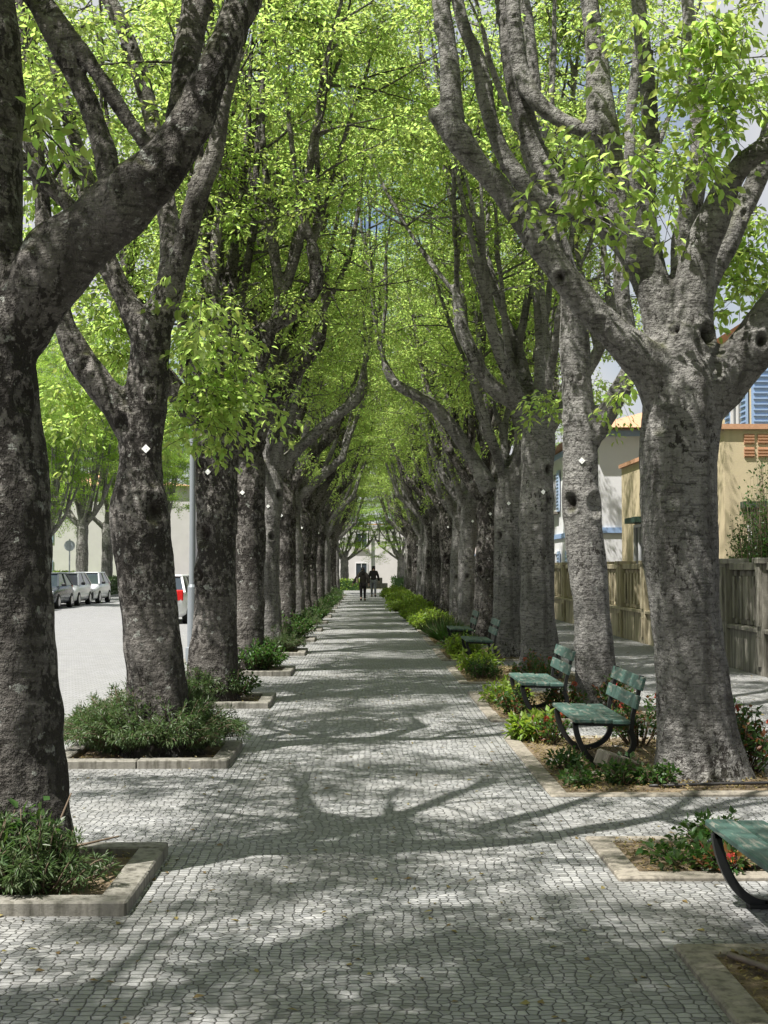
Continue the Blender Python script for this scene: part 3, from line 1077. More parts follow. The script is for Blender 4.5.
# third and fourth trees of each row: their own skeletons, with the limb each stretches over the walk
Y = DL[4]
L3 = auto_tree(13, (XL, Y, 0), 1, aisle=[(*at(205, 405, Y), .16), (*at(222, 362, Y), .13), (*at(258, 335, Y - .1), .11), (*at(292, 312, Y - .2), .10), (*at(316, 286, Y - .2), .10), (*at(312, 245, Y - .2), .075)],
               barkmat=M['bark_crust'], label='third road-side tree, a wide oval hollow in its trunk, next to the lamp post', group=GL, voxel=.024, fork=3.2, rbase=.28, tagz=2.8, knots=[(at(200, 533, Y - .26), .15, .09)])
Y = DL[5]
auto_tree(14, (XL, Y, 0), 1, aisle=[(*at(250, 455, Y), .17), (*at(262, 420, Y), .14), (*at(286, 388, Y - .1), .12), (*at(306, 360, Y - .2), .105), (*at(318, 340, Y - .2), .11), (*at(323, 312, Y - .2), .075)],
          barkmat=M['bark_crust'], label='fourth road-side tree, half lit and half black, its limb elbowing up over the walk', group=GL, voxel=.028, fork=3.2, rbase=.28)
Y = DL[6]
auto_tree(15, (XL, Y, 0), 1, aisle=[(*at(272, 478, Y), .16), (*at(290, 457, Y), .13), (*at(326, 424, Y - .1), .11), (*at(350, 405, Y - .2), .105), (*at(362, 390, Y - .2), .11), (*at(364, 370, Y - .2), .07)],
          barkmat=M['bark'], label='fifth road-side tree, its low limb ending in a stub above the middle of the walk', group=GL, voxel=.03, fork=3.3)
Y = DR[5]
auto_tree(23, (XR, Y, 0), -1, aisle=[(*at(538, 435, Y), .19), (*at(522, 408, Y), .13), (*at(490, 385, Y - .1), .115), (*at(472, 352, Y - .2), .105), (*at(461, 328, Y - .2), .10), (*at(457, 296, Y - .2), .08)],
          barkmat=M['bark'], label='third bench-side tree, smooth and sunlit, its low limb bending up over the walk', group=GR, voxel=.026, knots=[(at(533, 520, Y - .25), .10, .02)], fork=3.6, rbase=.26, tagz=2.75)
Y = DR[6]
auto_tree(24, (XR, Y, 0), -1, aisle=[(*at(490, 490, Y), .17), (*at(470, 455, Y), .13), (*at(440, 412, Y - .1), .11), (*at(418, 396, Y - .2), .10), (*at(396, 384, Y - .2), .10), (*at(384, 362, Y - .2), .07)],
          barkmat=M['bark'], label='fourth bench-side tree, a dark trunk with a long limb reaching far over the walk', group=GR, voxel=.028, fork=3.1, rbase=.27)

# five model trees; the rest of both rows are turned copies of them
protos = []
plan = []
for k in range(7, len(DL)):
    plan.append(('L', k))
for k in range(7, len(DR)):
    plan.append(('R', k))
rngp = random.Random(5)
PROTO_AT = {('L', 7): 0, ('R', 7): 1, ('L', 8): 2, ('R', 8): 3, ('L', 9): 4}
for (row, k) in plan:
    Y = (DL if row == 'L' else DR)[k]
    x = XL if row == 'L' else XR
    if (row, k) in PROTO_AT:
        side = 1 if row == 'L' else -1
        o = auto_tree(40 + len(protos), (x, Y, 0), side, label=lab(row, k - 1 if row == 'L' else k - 2), group=GL if row == 'L' else GR, voxel=.035,
                      barkmat=M['bark_crust'] if k % 2 else M['bark'])
        protos.append((o, side))


T0 = auto_tree(61, (-16.6, 73, 0), 1, label='light green tree on the far pavement, nearest beyond the last parked car', group='trees across the road', voxel=.045, zleaf=2.4, dens=1.25, tagz=None, leafm=M['leaf_far'], fork=2.7)
T0.scale = (1.15, 1.15, 1.15)
protos.append((T0, 1))


def place(i, loc, towards, label, group, sc=1.0, jit=.3, tagit=True, dz=0, cat='tree', squat=1.0):
    o, side = protos[i]
    c = copy_tree(o)
    c.location = loc
    c.rotation_euler = (0, 0, rngp.uniform(-jit, jit))
    c.scale = (sc if side == towards else -sc, sc, sc * squat)
    if not tagit:
        for ch in [x for x in list(COL.objects) if x.parent == c]:
            if ch.name.startswith('diamond_tag'):
                bpy.data.objects.remove(ch)
    tag(c, label, cat, group)
    return c


j = 0
for (row, k) in plan:
    if (row, k) in PROTO_AT:
        continue
    Y = (DL if row == 'L' else DR)[k]
    x = XL if row == 'L' else XR
    j += 1
    place((j * 2 + k) % 5, (x + rngp.uniform(-.08, .08), Y, 0), 1 if row == 'L' else -1, lab(row, k - 1 if row == 'L' else k - 2), GL if row == 'L' else GR, rngp.uniform(.94, 1.06))
place(4, (XL, DL[0] - SP, 0), 1, 'unseen grey road-side tree added for shade, three places before the near corner bed', GL, 1.0, .1)  # unseen behind the viewer, added for the shadow of its crown
place(1, (XR, DR[0], 0), -1, 'unseen grey bench-side tree added for shade, three places before the stout pale tree', GR, 1.0, .1)  # also out of view, carries the row on to shade the near ground
# trees standing out of view, added so their crowns shade the near paving
place(1, (XL, DL[1], 0), 1, 'unseen grey road-side tree added for shade, standing before the near corner bed', GL, 1.0, .1)
place(3, (XL, DL[0], 0), 1, 'unseen grey road-side tree added for shade, two places before the near corner bed', GL, 1.0, .1)
place(0, (3.15, DR[2], 0), -1, 'grey bench-side tree whose leaves hang over the near bench', GR, 1.0, .1)
place(2, (XR, DR[1], 0), -1, 'unseen grey bench-side tree added for shade, two places before the stout pale tree', GR, 1.0, .1)


# ------------------------------------------------------------------ ground, walk, road
def sheet(name, x0, x1, y0, y1, z, mat):
    mb = MB()
    mb.add([(x0, y0, z), (x1, y0, z), (x1, y1, z), (x0, y1, z)], [(0, 1, 2, 3)])
    return structure(name, mb, mat)


sheet('ground', -900, 900, -200, 1500, -0.115, M['land'])
ROAD_X0, ROAD_X1 = -14.9, -3.25
sheet('road', ROAD_X0, ROAD_X1, -25, 190, -0.105, M['road'])
mb = MB()
mb.box((1.45, 40, -0.055), (9.1, 130, 0.11))          # the raised promenade, x -3.1 .. 6.0
structure('pavement', mb, M['cobble'])
mb = MB()
for k in range(-12, 66):
    mb.box((-3.175, k * 1.5 + .75, -0.05), (0.15, 1.488, 0.13), bev=.008)
structure('road_kerb', mb, M['kerb'])
# far side of the road
mb = MB()
mb.box((-17.4, 70, -0.055), (5.0, 180, 0.11))
structure('far_pavement', mb, M['road'])
sheet('lawn', -60, -19.9, 20, 190, -0.04, M['lawn'])

rg = np.random.default_rng(3)
BEDS = []


def soil_patch(x0, x1, y0, y1, z, amp, name='soil'):
    nx, ny = max(6, int((x1 - x0) / .07)), max(6, int((y1 - y0) / .07))
    xs, ys = np.linspace(x0, x1, nx), np.linspace(y0, y1, ny)
    V, Fc = [], []
    for iy, yy in enumerate(ys):
        for ix, xx in enumerate(xs):
            edge = min(xx - x0, x1 - xx, yy - y0, y1 - yy)
            k = min(1, edge / .2)
            zz = z + k * amp * (noise.noise(Vector((xx * 2.2, yy * 2.2, 1))) + .5 * noise.noise(Vector((xx * 8, yy * 8, 4))) + .4)
            V.append((xx, yy, zz))
    for iy in range(ny - 1):
        for ix in range(nx - 1):
            a = iy * nx + ix
            Fc.append((a, a + 1, a + nx + 1, a + nx))
    o = np_mesh(name, V, Fc, M['earth'])
    o['kind'] = 'structure'
    return o


def bed(x0, x1, y0, y1, hgt, wdt, mat, near=True, pieces=0.62):
    """kerb stones laid end to end round a patch of earth"""
    mb = MB()
    rr = random.Random(int(y0 * 100) + int(x0 * 7))

    def run(a, b, fixed, axis):
        n = max(1, round((b - a) / pieces))
        L = (b - a) / n
        for i in range(n):
            c = a + (i + .5) * L
            h = hgt + rr.uniform(-.008, .008)
            j = rr.uniform(-.004, .004)
            z0 = -.05
            if axis == 'x':
                mb.box((c, fixed + j, (h + z0) / 2), (L - .006, wdt, h - z0), bev=.009)
            else:
                mb.box((fixed + j, c, (h + z0) / 2), (wdt, L - .006, h - z0), bev=.009)
    run(x0, x1, y0 + wdt / 2, 'x')
    run(x0, x1, y1 - wdt / 2, 'x')
    run(y0 + wdt + .002, y1 - wdt - .002, x0 + wdt / 2, 'y')
    run(y0 + wdt + .002, y1 - wdt - .002, x1 - wdt / 2, 'y')
    structure('bed_kerb', mb, mat)
    soil_patch(x0 + wdt, x1 - wdt, y0 + wdt, y1 - wdt, max(.006, hgt - .05), .03)
    BEDS.append((x0 + wdt, x1 - wdt, y0 + wdt, y1 - wdt, hgt))


LB = [6.7 + 4.85 * k for k in range(-1, 16)]
for y0 in LB:
    bed(-2.62, -1.13, y0, y0 + 1.42, .068, .15, M['kerb'])
RB = [(2.2, 6.1), (7.4, 8.55)] + [(10.1 + 4.85 * k, 13.55 + 4.85 * k) for k in range(0, 15)]
for (y0, y1) in RB:
    bed(1.325, 3.25, y0, y1, .02, .14, M['kerb_flat'], pieces=.9)


def inbed(x, y):
    return any(a < x < b and c < y < d for (a, b, c, d, h) in BEDS)


# fallen leaves and crumbs lying on the walk and on the earth
n = 5200
X = rg.uniform(-3.0, 5.9, n)
Yv = 3.0 + rg.uniform(0, 1, n) ** 1.6 * 45
P, D, N, L, Wd = [], [], [], [], []
for x, y in zip(X, Yv):
    b = [q for q in BEDS if q[0] < x < q[1] and q[2] < y < q[3]]
    if not b and rg.uniform() > .42:
        continue
    z = (max(.006, b[0][4] - .05) + .035) if b else .006
    P.append((x, y, z))
P = np.array(P)
n = len(P)
D = rg.normal(size=(n, 3)) * np.array([1, 1, .12])
N = rg.normal(size=(n, 3)) * .25 + np.array([0, 0, 1])
V, Fc = leaf_arrays(P, D, N, rg.uniform(.02, .06, n), rg.uniform(.012, .03, n))
o = np_mesh('fallen_leaves', V, Fc, M['litter'], smooth=False)
tag(o, kind='stuff')
# denser crumbs, chips and dead leaves on the bench-side earth
n = 15000
sel = []
for (a, b, c, d, h) in BEDS:
    if d < 2 or c > 32:
        continue
    m_ = int(900 * (b - a) * (d - c) * (1 if a > 0 else .35))
    xx, yy = rg.uniform(a, b, m_), rg.uniform(c, d, m_)
    sel.append(np.stack([xx, yy, np.full(m_, max(.006, h - .05) + .02) + rg.uniform(-.01, .02, m_)], 1))
P = np.vstack(sel)
n = len(P)
V, Fc = leaf_arrays(P, rg.normal(size=(n, 3)) * np.array([1, 1, .3]), rg.normal(size=(n, 3)) * .5 + np.array([0, 0, 1]), rg.uniform(.01, .045, n), rg.uniform(.008, .02, n))
o = np_mesh('leaf_litter', V, Fc, M['litter'], smooth=False)
tag(o, kind='stuff')


# ------------------------------------------------------------------ shrubs and bedding plants
def shrub(loc, size, kind, label, group, seed, cat='shrub', name='shrub', n_mul=1.0):
    """size (wx, wy, h). stems fan out of the base, leaves set along each"""
    r = np.random.default_rng(seed)
    root = empty(name, tuple(loc), label, cat, group)
    wx, wy, h = size
    P, D, N, L, Wd, stems = [], [], [], [], [], []
    if kind == 'rosemary':
        ns, nl, ll, lw, mat = int(190 * n_mul), 64, .048, .011, M['rosemary']
    elif kind == 'lime':
        ns, nl, ll, lw, mat = int(120 * n_mul), 16, .085, .05, M['lime']
    elif kind == 'rose':
        ns, nl, ll, lw, mat = int(22 * n_mul), 26, .05, .032, M['darkleaf']
    elif kind == 'blade':
        ns, nl, ll, lw, mat = int(90 * n_mul), 1, .1, .03, M['darkleaf']
    elif kind == 'low':
        ns, nl, ll, lw, mat = int(60 * n_mul), 16, .05, .034, M['lime' if seed % 7 == 0 else 'darkleaf']
    else:
        ns, nl, ll, lw, mat = int(110 * n_mul), 26, .07, .038, M['darkleaf']
    for i in range(ns):
        a = r.uniform(0, 2 * math.pi)
        q = math.sqrt(r.uniform(0, 1))
        hh = h * r.uniform(.55, 1.08) * (1 - .45 * q * q)
        bw = .22 if kind == 'rosemary' else .18
        if kind == 'rosemary':
            hh = h * r.uniform(.5, 1.1) * (1.02 - .72 * q ** 1.5)
        b0 = np.array([math.cos(a) * wx * bw * q, math.sin(a) * wy * bw * q, 0])
        tip = np.array([math.cos(a) * wx * .5 * q, math.sin(a) * wy * .5 * q, hh])
        midp = (b0 + tip) / 2 + (np.array([0, 0, h * .22 * q]) if kind == 'rosemary' else 0) + np.array([math.cos(a) * wx * .08 * q, math.sin(a) * wy * .08 * q, hh * .1]) + r.normal(size=3) * .02
        t = np.linspace(0, 1, 6)[:, None]
        C = (1 - t) ** 2 * b0 + 2 * t * (1 - t) * midp + t * t * tip
        stems.append(tube_arrays(C, np.linspace(.007, .002, 6) * (1 if kind != 'blade' else .3), 4))
        if kind == 'blade':
            P.append(b0[None]); D.append((tip - b0)[None]); N.append(r.normal(size=(1, 3))); L.append(np.array([np.linalg.norm(tip - b0)])); Wd.append(np.array([.035]))
            continue
        tt = r.uniform({'rose': .35, 'rosemary': .05}.get(kind, .22), 1.02, nl)[:, None]
        C2 = (1 - tt) ** 2 * b0 + 2 * tt * (1 - tt) * midp + tt * tt * tip
        dd = norm(tip - midp)
        out = norm(r.normal(size=(nl, 3)))
        if kind == 'rosemary':
            P.append(C2 + out * .02); D.append(dd * .6 + out * .9)
        else:
            P.append(C2 + out * .03); D.append(dd * .35 + out)
        N.append(r.normal(size=(nl, 3)) * .5 + np.array([0, 0, 1]))
        L.append(ll * r.uniform(.6, 1.3, nl)); Wd.append(lw * r.uniform(.7, 1.2, nl))
    V, Fc = join_arrays(stems)
    np_mesh('stems', V, Fc, M['stem'], parent=root)
    P, D, N, L, Wd = (np.concatenate(q) for q in (P, D, N, L, Wd))
    k = len(P)
    if kind == 'rose':
        red = r.uniform(size=k) < .22
        for mk, mm, nm in ((~red, mat, 'foliage'), (red, M['redleaf'], 'young_leaves')):
            V, Fc = leaf_arrays(P[mk], D[mk], N[mk], L[mk], Wd[mk])
            np_mesh(nm, V, Fc, mm, smooth=False, parent=root)
        for q in range(2):
            a = r.uniform(0, 6.3)
            c = np.array([math.cos(a) * wx * .3, math.sin(a) * wy * .3, h * r.uniform(.6, .95)])
            m_ = 22
            o_ = norm(r.normal(size=(m_, 3)) + np.array([0, 0, .5]))
            V, Fc = leaf_arrays(c + o_ * .008, o_ + r.normal(size=(m_, 3)) * .3, r.normal(size=(m_, 3)), np.full(m_, .03), np.full(m_, .026))
            np_mesh('flower', V, Fc, M['petal'], smooth=False, parent=root)
    else:
        V, Fc = leaf_arrays(P, D, N, L, Wd)
        np_mesh('foliage', V, Fc, mat, smooth=False, parent=root)
    return root


GRL = 'bushes in the road-side beds'
GRR = 'plants in the bench-side beds'
# road side
shrub((-1.95, 7.05, .06), (1.1, .5, .42), 'rosemary', 'sparse rosemary bush with bare twigs at the foot of the nearest thick tree', GRL, 1, name='rosemary_bush', n_mul=.32)
shrub((-1.62, 7.0, .06), (.75, .5, .36), 'rosemary', 'small loose rosemary inside the corner of the nearest kerbed bed', GRL, 2, name='rosemary_bush', n_mul=.25)
shrub((-1.75, 7.1, .06), (.5, .4, .42), 'leafy', 'spindly leafy seedling by the nearest thick trunk', GRL, 24, n_mul=.14)
shrub((-2.35, 7.0, .06), (.7, .55, .45), 'low', 'pale low shrub by the road side of the nearest thick trunk', GRL, 3, n_mul=.8)
shrub((-1.88, 12.35, .06), (1.75, 1.5, .62), 'rosemary', 'big dense rosemary bush filling the kerbed bed of the crooked tree', GRL, 4, name='rosemary_bush', n_mul=3.2)
shrub((-1.7, 17.2, .06), (.8, .8, .42), 'low', 'dark low bush at the kerb in front of the tree with the oval hollow', GRL, 5, n_mul=1.3)
shrub((-1.95, 17.0, .06), (.9, .8, .48), 'rosemary', 'loose dark rosemary hugging the trunk with the oval hollow', GRL, 6, name='rosemary_bush')
bush_defs = [(.95, .5), (1.25, .55), (1.3, .6), (1.2, .62), (1.3, .6), (1.2, .55), (1.3, .6), (1.2, .6), (1.2, .6), (1.2, .6), (1.2, .6)]
pr = {}
for i, (ww, hh) in enumerate(bush_defs):
    k = i + 3
    y0 = 6.7 + 4.85 * k
    lb = 'round green bush in the %s road-side bed, spilling over its kerb' % ORD[k]
    kd = 'rosemary' if i % 2 else 'leafy'
    if i < 4:
        o = shrub((-1.72, y0 + .7, .06), (ww, 1.3, hh), kd, lb, GRL, 10 + i, n_mul=1.2)
        pr[i] = o
    else:
        o = copy_tree(pr[i % 4])
        o.location = (-1.68, y0 + .7, .06)
        o.rotation_euler.z = i * 1.3
        tag(o, lb)
# bench side: straggly low plants near, roses round the benches, lime bushes far
for i, (x, y, sx, h, kd, nm, lb) in enumerate([
    (1.75, 7.75, .55, .12, 'low', .35, 'low ragged weed clump on the small square of earth before the near bench'),
    (2.1, 8.2, .6, .16, 'low', .6, 'dark low weed tuft at the back corner of the small square of earth'),
    (1.95, 7.6, .3, .12, 'rose', .5, 'thin creeping plant beside the curved grey hose'),
    (1.75, 5.0, .42, .34, 'leafy', .16, 'spindly seedling with a pale flower at the near kerb corner'),
    (1.62, 11.3, .3, .18, 'low', .25, 'small leafy plant standing on the dry earth by the kerb, nearest the open walk'),
    (1.6, 10.6, .36, .14, 'low', .22, 'small bushy plant at the front kerb left of the stout pale tree'),
    (1.95, 10.6, .36, .2, 'low', .3, 'fresh green plant touching the front edge of the earth before the near slatted bench'),
    (2.2, 10.5, .3, .17, 'low', .3, 'pale green plant against the foot of the stout pale tree'),
    (3.0, 11.2, .75, .55, 'rose', 2.2, 'tall rose bush with red blooms behind the stout pale tree'),
    (3.05, 12.2, .7, .5, 'rose', 2.0, 'rose bush beyond the stout pale tree on the wall side'),
    (2.5, 12.9, .6, .5, 'rose', 1.3, 'rose bush with rust red leaves behind the near slatted bench'),
    (1.7, 13.0, .45, .3, 'rose', .6, 'low rose plant under the front end of the second bench seen on the walk'),
    (1.62, 13.3, .5, .28, 'lime', .35, 'yellow green low plant at the kerb beyond the near slatted bench'),
    (2.75, 15.5, .5, .45, 'rose', 1.2, 'rose plant with pale blooms beside the slim scarred tree'),
    (2.15, 15.3, .5, .4, 'rose', 1.2, 'rose plant growing under the third bench'),
    (1.65, 15.6, .5, .32, 'rose', 1.0, 'short rose plant in front of the third bench'),
    (1.7, 16.9, .6, .22, 'lime', .25, 'spreading yellow green plant at the far end of the third bench'),
    (1.75, 17.5, .6, .24, 'low', .6, 'low dark plant past the third bench'),
    (2.4, 19.9, .7, .42, 'rose', 1.6, 'rose bush with an orange red bloom between the third and fourth bench-side trees'),
    (1.7, 20.6, .6, .28, 'low', .6, 'dense low plant at the kerb of the third tree bed'),
    (1.75, 21.8, .8, .36, 'lime', .35, 'yellow green clump at the kerb of the third tree bed'),
    (1.75, 25.2, .8, .42, 'lime', .4, 'yellow green clump in front of the fourth bench-side tree'),
    (1.8, 26.6, .9, .42, 'low', .9, 'dark leafy clump beside the distant bench pair'),
]):
    shrub((x, y, .02), (sx, sx, h), kd, lb, GRR, 60 + i, name='rose_bush' if kd == 'rose' else 'low_plant', cat='plant', n_mul=nm)
shrub((1.85, 31.0, .02), (1.3, 2.0, .55), 'blade', 'clump of dark strap leaves on the bench side where the lime bushes begin', GRR, 90, name='strap_leaf_plant', cat='plant', n_mul=2.4)
shrub((1.7, 33.0, .02), (1.1, 1.6, .6), 'blade', 'second clump of strap leaves, just beyond the darker one', GRR, 91, name='strap_leaf_plant', cat='plant', n_mul=1.8)
lm = shrub((1.7, 37.0, .02), (1.2, 2.0, .52), 'lime', 'bright lime green bush leaning over the walk, nearest of the lime bushes', GRR, 92, name='lime_bush', n_mul=2.6)
for i, y in enumerate((43, 50, 57, 64, 71, 78)):
    o = copy_tree(lm)
    o.location = (1.62, y, .02)
    o.rotation_euler.z = 1.1 * i
    o.scale = (1, 1, .9 + .12 * (i % 3))
    tag(o, 'bright lime green bush, %s of the lime bushes going down the walk' % ORD[i + 1])
# bare twigs in the near corner bed
mb = MB()
for (a, b_, c_) in [((-2.2, 6.98, .07), (-2.3, 6.95, .28), (-2.36, 6.98, .50)), ((-2.28, 6.95, .08), (-2.05, 6.9, .16), (-1.85, 6.98, .2)), ((-1.65, 7.2, .06), (-1.58, 7.2, .3), (-1.5, 7.2, .5)), ((-1.75, 7.2, .07), (-1.5, 7.1, .24), (-1.22, 7.0, .32))]:
    mb.tube([a, b_, c_], [.011, .008, .004], 6)
o = mb.build('bare_twigs', M['stem'], smooth=True)
tag(o, 'bare grey twigs poking out of the corner bed beside the thick black-crusted tree', 'twigs')


# ------------------------------------------------------------------ hoses
def hose(name, pts, r, mat, label):
    c = catmull([(*p, r) for p in pts], .05)
    mb = MB()
    mb.tube(c[:, :3], c[:, 3], 8)
    o = mb.build(name, mat, smooth=True)
    tag(o, label, 'hose', 'irrigation hoses in the beds')


hose('irrigation_hose', [(-2.45, 6.95, .085), (-2.1, 6.93, .085), (-1.75, 6.95, .08), (-1.45, 7.1, .085), (-1.33, 7.5, .08)], .012, M['hose_brown'], 'brown hose curving along the kerb of the corner bed')
hose('irrigation_hose', [(1.93, 8.1, .03), (1.95, 7.85, .13), (2.0, 7.65, .08), (2.0, 7.58, .0)], .014, M['pole'], 'short grey hose arching out of the small square of earth')
hose('irrigation_hose', [(1.98, 7.62, .02), (2.3, 7.6, .035), (2.8, 7.63, .03), (3.2, 7.62, .02)], .012, M['hose'], 'black hose running along the edge under the near bench')
hose('irrigation_hose', [(1.52, 5.9, .03), (1.62, 5.6, .05), (1.78, 5.35, .04), (1.98, 5.22, .03), (2.3, 5.0, .03)], .015, M['hose_brown'], 'brown hose snaking over the earth at the near kerb corner')
hose('irrigation_hose', [(2.1, 10.42, .03), (2.6, 10.38, .05), (3.0, 10.42, .05), (3.2, 10.55, .04)], .012, M['hose'], 'dark hose lying in front of the stout pale tree')


# ------------------------------------------------------------------ benches
def make_bench(loc, L, label, group):
    """seat along y, back on the +x side, facing the walk"""
    root = empty('park_bench', loc, label, 'bench', group)
    st = MB()
    for i in range(3):
        st.box((.09 + i * .155, L / 2, .385 - .006 * i), (.142, L, .035), bev=.007)
    st.build('seat', M['green_paint'], root)
    bk = MB()
    for i in range(2):
        zc = .53 + i * .15
        t = (zc - .4) * .28
        pts = [(-.055, -.014), (.055, -.014), (.055, .014), (-.055, .014)]
        poly = []
        sl = math.atan(.28)
        for (u, v) in pts:
            poly.append((.515 + t + u * math.sin(sl) + v * math.cos(sl) - .02, zc + u * math.cos(sl) - v * math.sin(sl)))
        bk.prism(poly, 'y', 0, L)
    bk.build('backrest', M['green_paint'], root, bevel=.005)
    for y in (.14, L - .14):
        lg = MB()

        def strip(pts, wy=.045, th=.022):
            P = np.array(pts)
            T = np.gradient(P, axis=0)
            T /= np.linalg.norm(T, axis=1)[:, None]
            Nn = np.stack([-T[:, 1], T[:, 0]], 1)
            A, B = P + Nn * th, P - Nn * th
            n = len(P)
            vs, fs = [], []
            for k in range(n):
                for (q, yy) in ((A[k], y - wy / 2), (A[k], y + wy / 2), (B[k], y + wy / 2), (B[k], y - wy / 2)):
                    vs.append((q[0], yy, q[1]))
            for k in range(n - 1):
                for e in range(4):
                    fs.append((k * 4 + e, k * 4 + (e + 1) % 4, k * 4 + 4 + (e + 1) % 4, k * 4 + 4 + e))
            fs.append((0, 1, 2, 3))
            fs.append(((n - 1) * 4 + 3, (n - 1) * 4 + 2, (n - 1) * 4 + 1, (n - 1) * 4))
            lg.add(vs, fs)
        t = np.linspace(0, 1, 12)
        # front leg sweeping down and back
        strip(np.stack([.04 + .24 * t ** 1.6, .36 - .34 * np.sin(t * math.pi / 2)], 1))
        # rear leg: a C from under the seat out to the back and down
        a = np.linspace(-.35, 1.0, 14) * math.pi / 2
        strip(np.stack([.27 + .25 * np.cos(a), .20 - .185 * np.sin(a) * 1.0], 1))
        # rail under the seat and the upright
        strip([(.03, .352), (.2, .346), (.38, .342), (.49, .352)], th=.014)
        strip([(.50, .30), (.515, .42), (.555, .58), (.59, .74)], th=.016)
        # bolt feet
        lg.box((.27, y, .012), (.16, .07, .024), bev=.004)
        lg.build('leg', M['iron'], root)
    return root


GB = 'green slatted benches facing the walk'
make_bench((1.66, 5.55, .0), 1.42, 'worn green bench beside the small square of earth, partly out of the frame', GB)
b2 = make_bench((1.67, 11.35, .02), 1.38, 'green slatted bench just beyond the stout pale tree', GB)
for i, (y, lb) in enumerate([(14.95, 'green slatted bench between the slim scarred tree and the third bench-side tree'),
                             (23.6, 'low dark green bench by the orange rose, nearer of the distant pair'), (28.0, 'low dark green bench, farther of the distant pair')]):
    c = copy_tree(b2)
    c.location = (1.67, y, .02)
    if i == 0:
        c.location.x = 1.64
    tag(c, lb)
# slab of brown stone and pale stones under the near slatted bench
mb = MB()
mb.box((0, 0, .06), (.34, .16, .13), bev=.012)
o = mb.build('stone_block', M['kerb_flat'])
o.location = (1.98, 11.22, .03)
o.rotation_euler = (.15, .32, .5)
tag(o, 'brown stone block leaning at the foot of the bench beyond the stout pale tree', 'stone')
rs = random.Random(4)
for i in range(5):
    import bmesh
    bm = bmesh.new()
    bmesh.ops.create_icosphere(bm, subdivisions=2, radius=1)
    for v in bm.verts:
        v.co *= 1 + .25 * noise.noise(v.co * 1.7 + Vector((i * 5, 0, 0)))
        v.co.z *= .5
    me = bpy.data.meshes.new('stone')
    bm.to_mesh(me)
    bm.free()
    me.materials.append(M['kerb_flat'])
    o = bpy.data.objects.new('pale_stone', me)
    COL.objects.link(o)
    s_ = rs.uniform(.03, .06)
    o.scale = (s_ * 1.4, s_, s_)
    o.location = [(1.80, 11.0, .04), (2.28, 10.15 + .3, .04), (1.6, 14.8, .03), (1.85, 7.35 + .25, .03), (1.72, 12.0, .04)][i]
    tag(o, ['pale stone lying under the bench beyond the stout pale tree', 'pale stone lying by the foot of the stout pale tree', 'pale stone at the kerb before the third bench',
            'pale stone on the small square of earth', 'pale stone among the plants in front of the bench beyond the stout tree'][i], 'stone', 'loose pale stones')

# pale cord tied between two limbs of the stout tree
a, b_, c_ = at(618, 137, 10.7), at(655, 150, 10.7), at(700, 157, 10.6)
cc = catmull([(*a, .006), (*b_, .006), (*c_, .006)], .05)
mb = MB()
mb.tube(cc[:, :3], cc[:, 3], 6)
tag(mb.build('cord', M['rope'], smooth=True), 'pale cord strung between two upper limbs of the stout pale tree', 'cord')


# ------------------------------------------------------------------ garden walls and houses on the bench side
def garden_wall(y0, y1, label, mat, gap=2.3, X=6.05):
    root = empty('garden_wall', (X, y0, 0), label, 'wall', 'garden walls of the houses')
    L = y1 - y0
    mb = MB()
    mb.box((.12, L / 2, .31), (.24, L, .66))
    mb.box((.11, L / 2, .675), (.34, L, .07), bev=.01)
    mb.build('plinth', mat, root)
    n = max(1, round(L / gap))
    for i in range(n + 1):
        y = i * L / n
        p = MB()
        p.box((.10, y, .85), (.34, .34, 1.74), bev=.012)
        p.box((.10, y, 1.745), (.44, .44, .09), bev=.01)
        p.box((-.085, y, 1.2), (.035, .2, .9))
        p.box((-.085, y, .35), (.035, .2, .42))
        p.build('pillar', mat, root)
    tp = MB()
    for i in range(n):
        tp.box((.11, (i + .5) * L / n, 1.66), (.24, L / n - .35, .12), bev=.01)
    tp.build('top_rail', mat, root)
    bl = MB()
    for i in range(n):
        a, b2_ = i * L / n + .30, (i + 1) * L / n - .30
        k = int((b2_ - a) / .36)
        for q in range(k + 1):
            yy = a + q * (b2_ - a) / max(1, k)
            bl.box((.11, yy, 1.155), (.09, .24, .89), bev=.02)
            bl.box((.05, yy, 1.155), (.05, .12, .70), bev=.01)
    bl.build('balusters', mat, root)
    return root


garden_wall(6.0, 16.6, 'stained balustrade wall opposite the near benches, beyond the frame edge', M['wallgrey'])
garden_wall(16.9, 25.6, 'stained concrete balustrade wall seen past the stout pale tree', M['wallgrey'])
garden_wall(27.4, 36.0, 'cream garden wall with streaked pillars in front of the white house', M['wallcream'], 2.8)
garden_wall(36.3, 52, 'pale garden wall with streaked pillars, third from the stout tree', M['wallcream'], 3.0)
garden_wall(52.3, 96, 'long pale garden wall running down to the end of the walk', M['wallgrey'], 3.6)

# gate with a tall pyramid-topped pier on either side
g = empty('garden_gate', (6.05, 25.85, 0), 'grey blue sheet gate between two stained piers with pyramid tops', 'gate')
mb = MB()
mb.box((.12, .75, .85), (.05, 1.1, 1.6))
for k in range(4):
    mb.box((.085, .3 + k * .3, .85), (.03, .03, 1.5))
mb.build('gate_leaf', M['gate'], g)
for y in (0, 1.5):
    p = MB()
    p.box((.1, y, .95), (.5, .32, 2.0), bev=.02)
    p.pyramid((.1, y, 1.952), .62, .38)
    p.build('gate_pier', M['wallcream'], g)


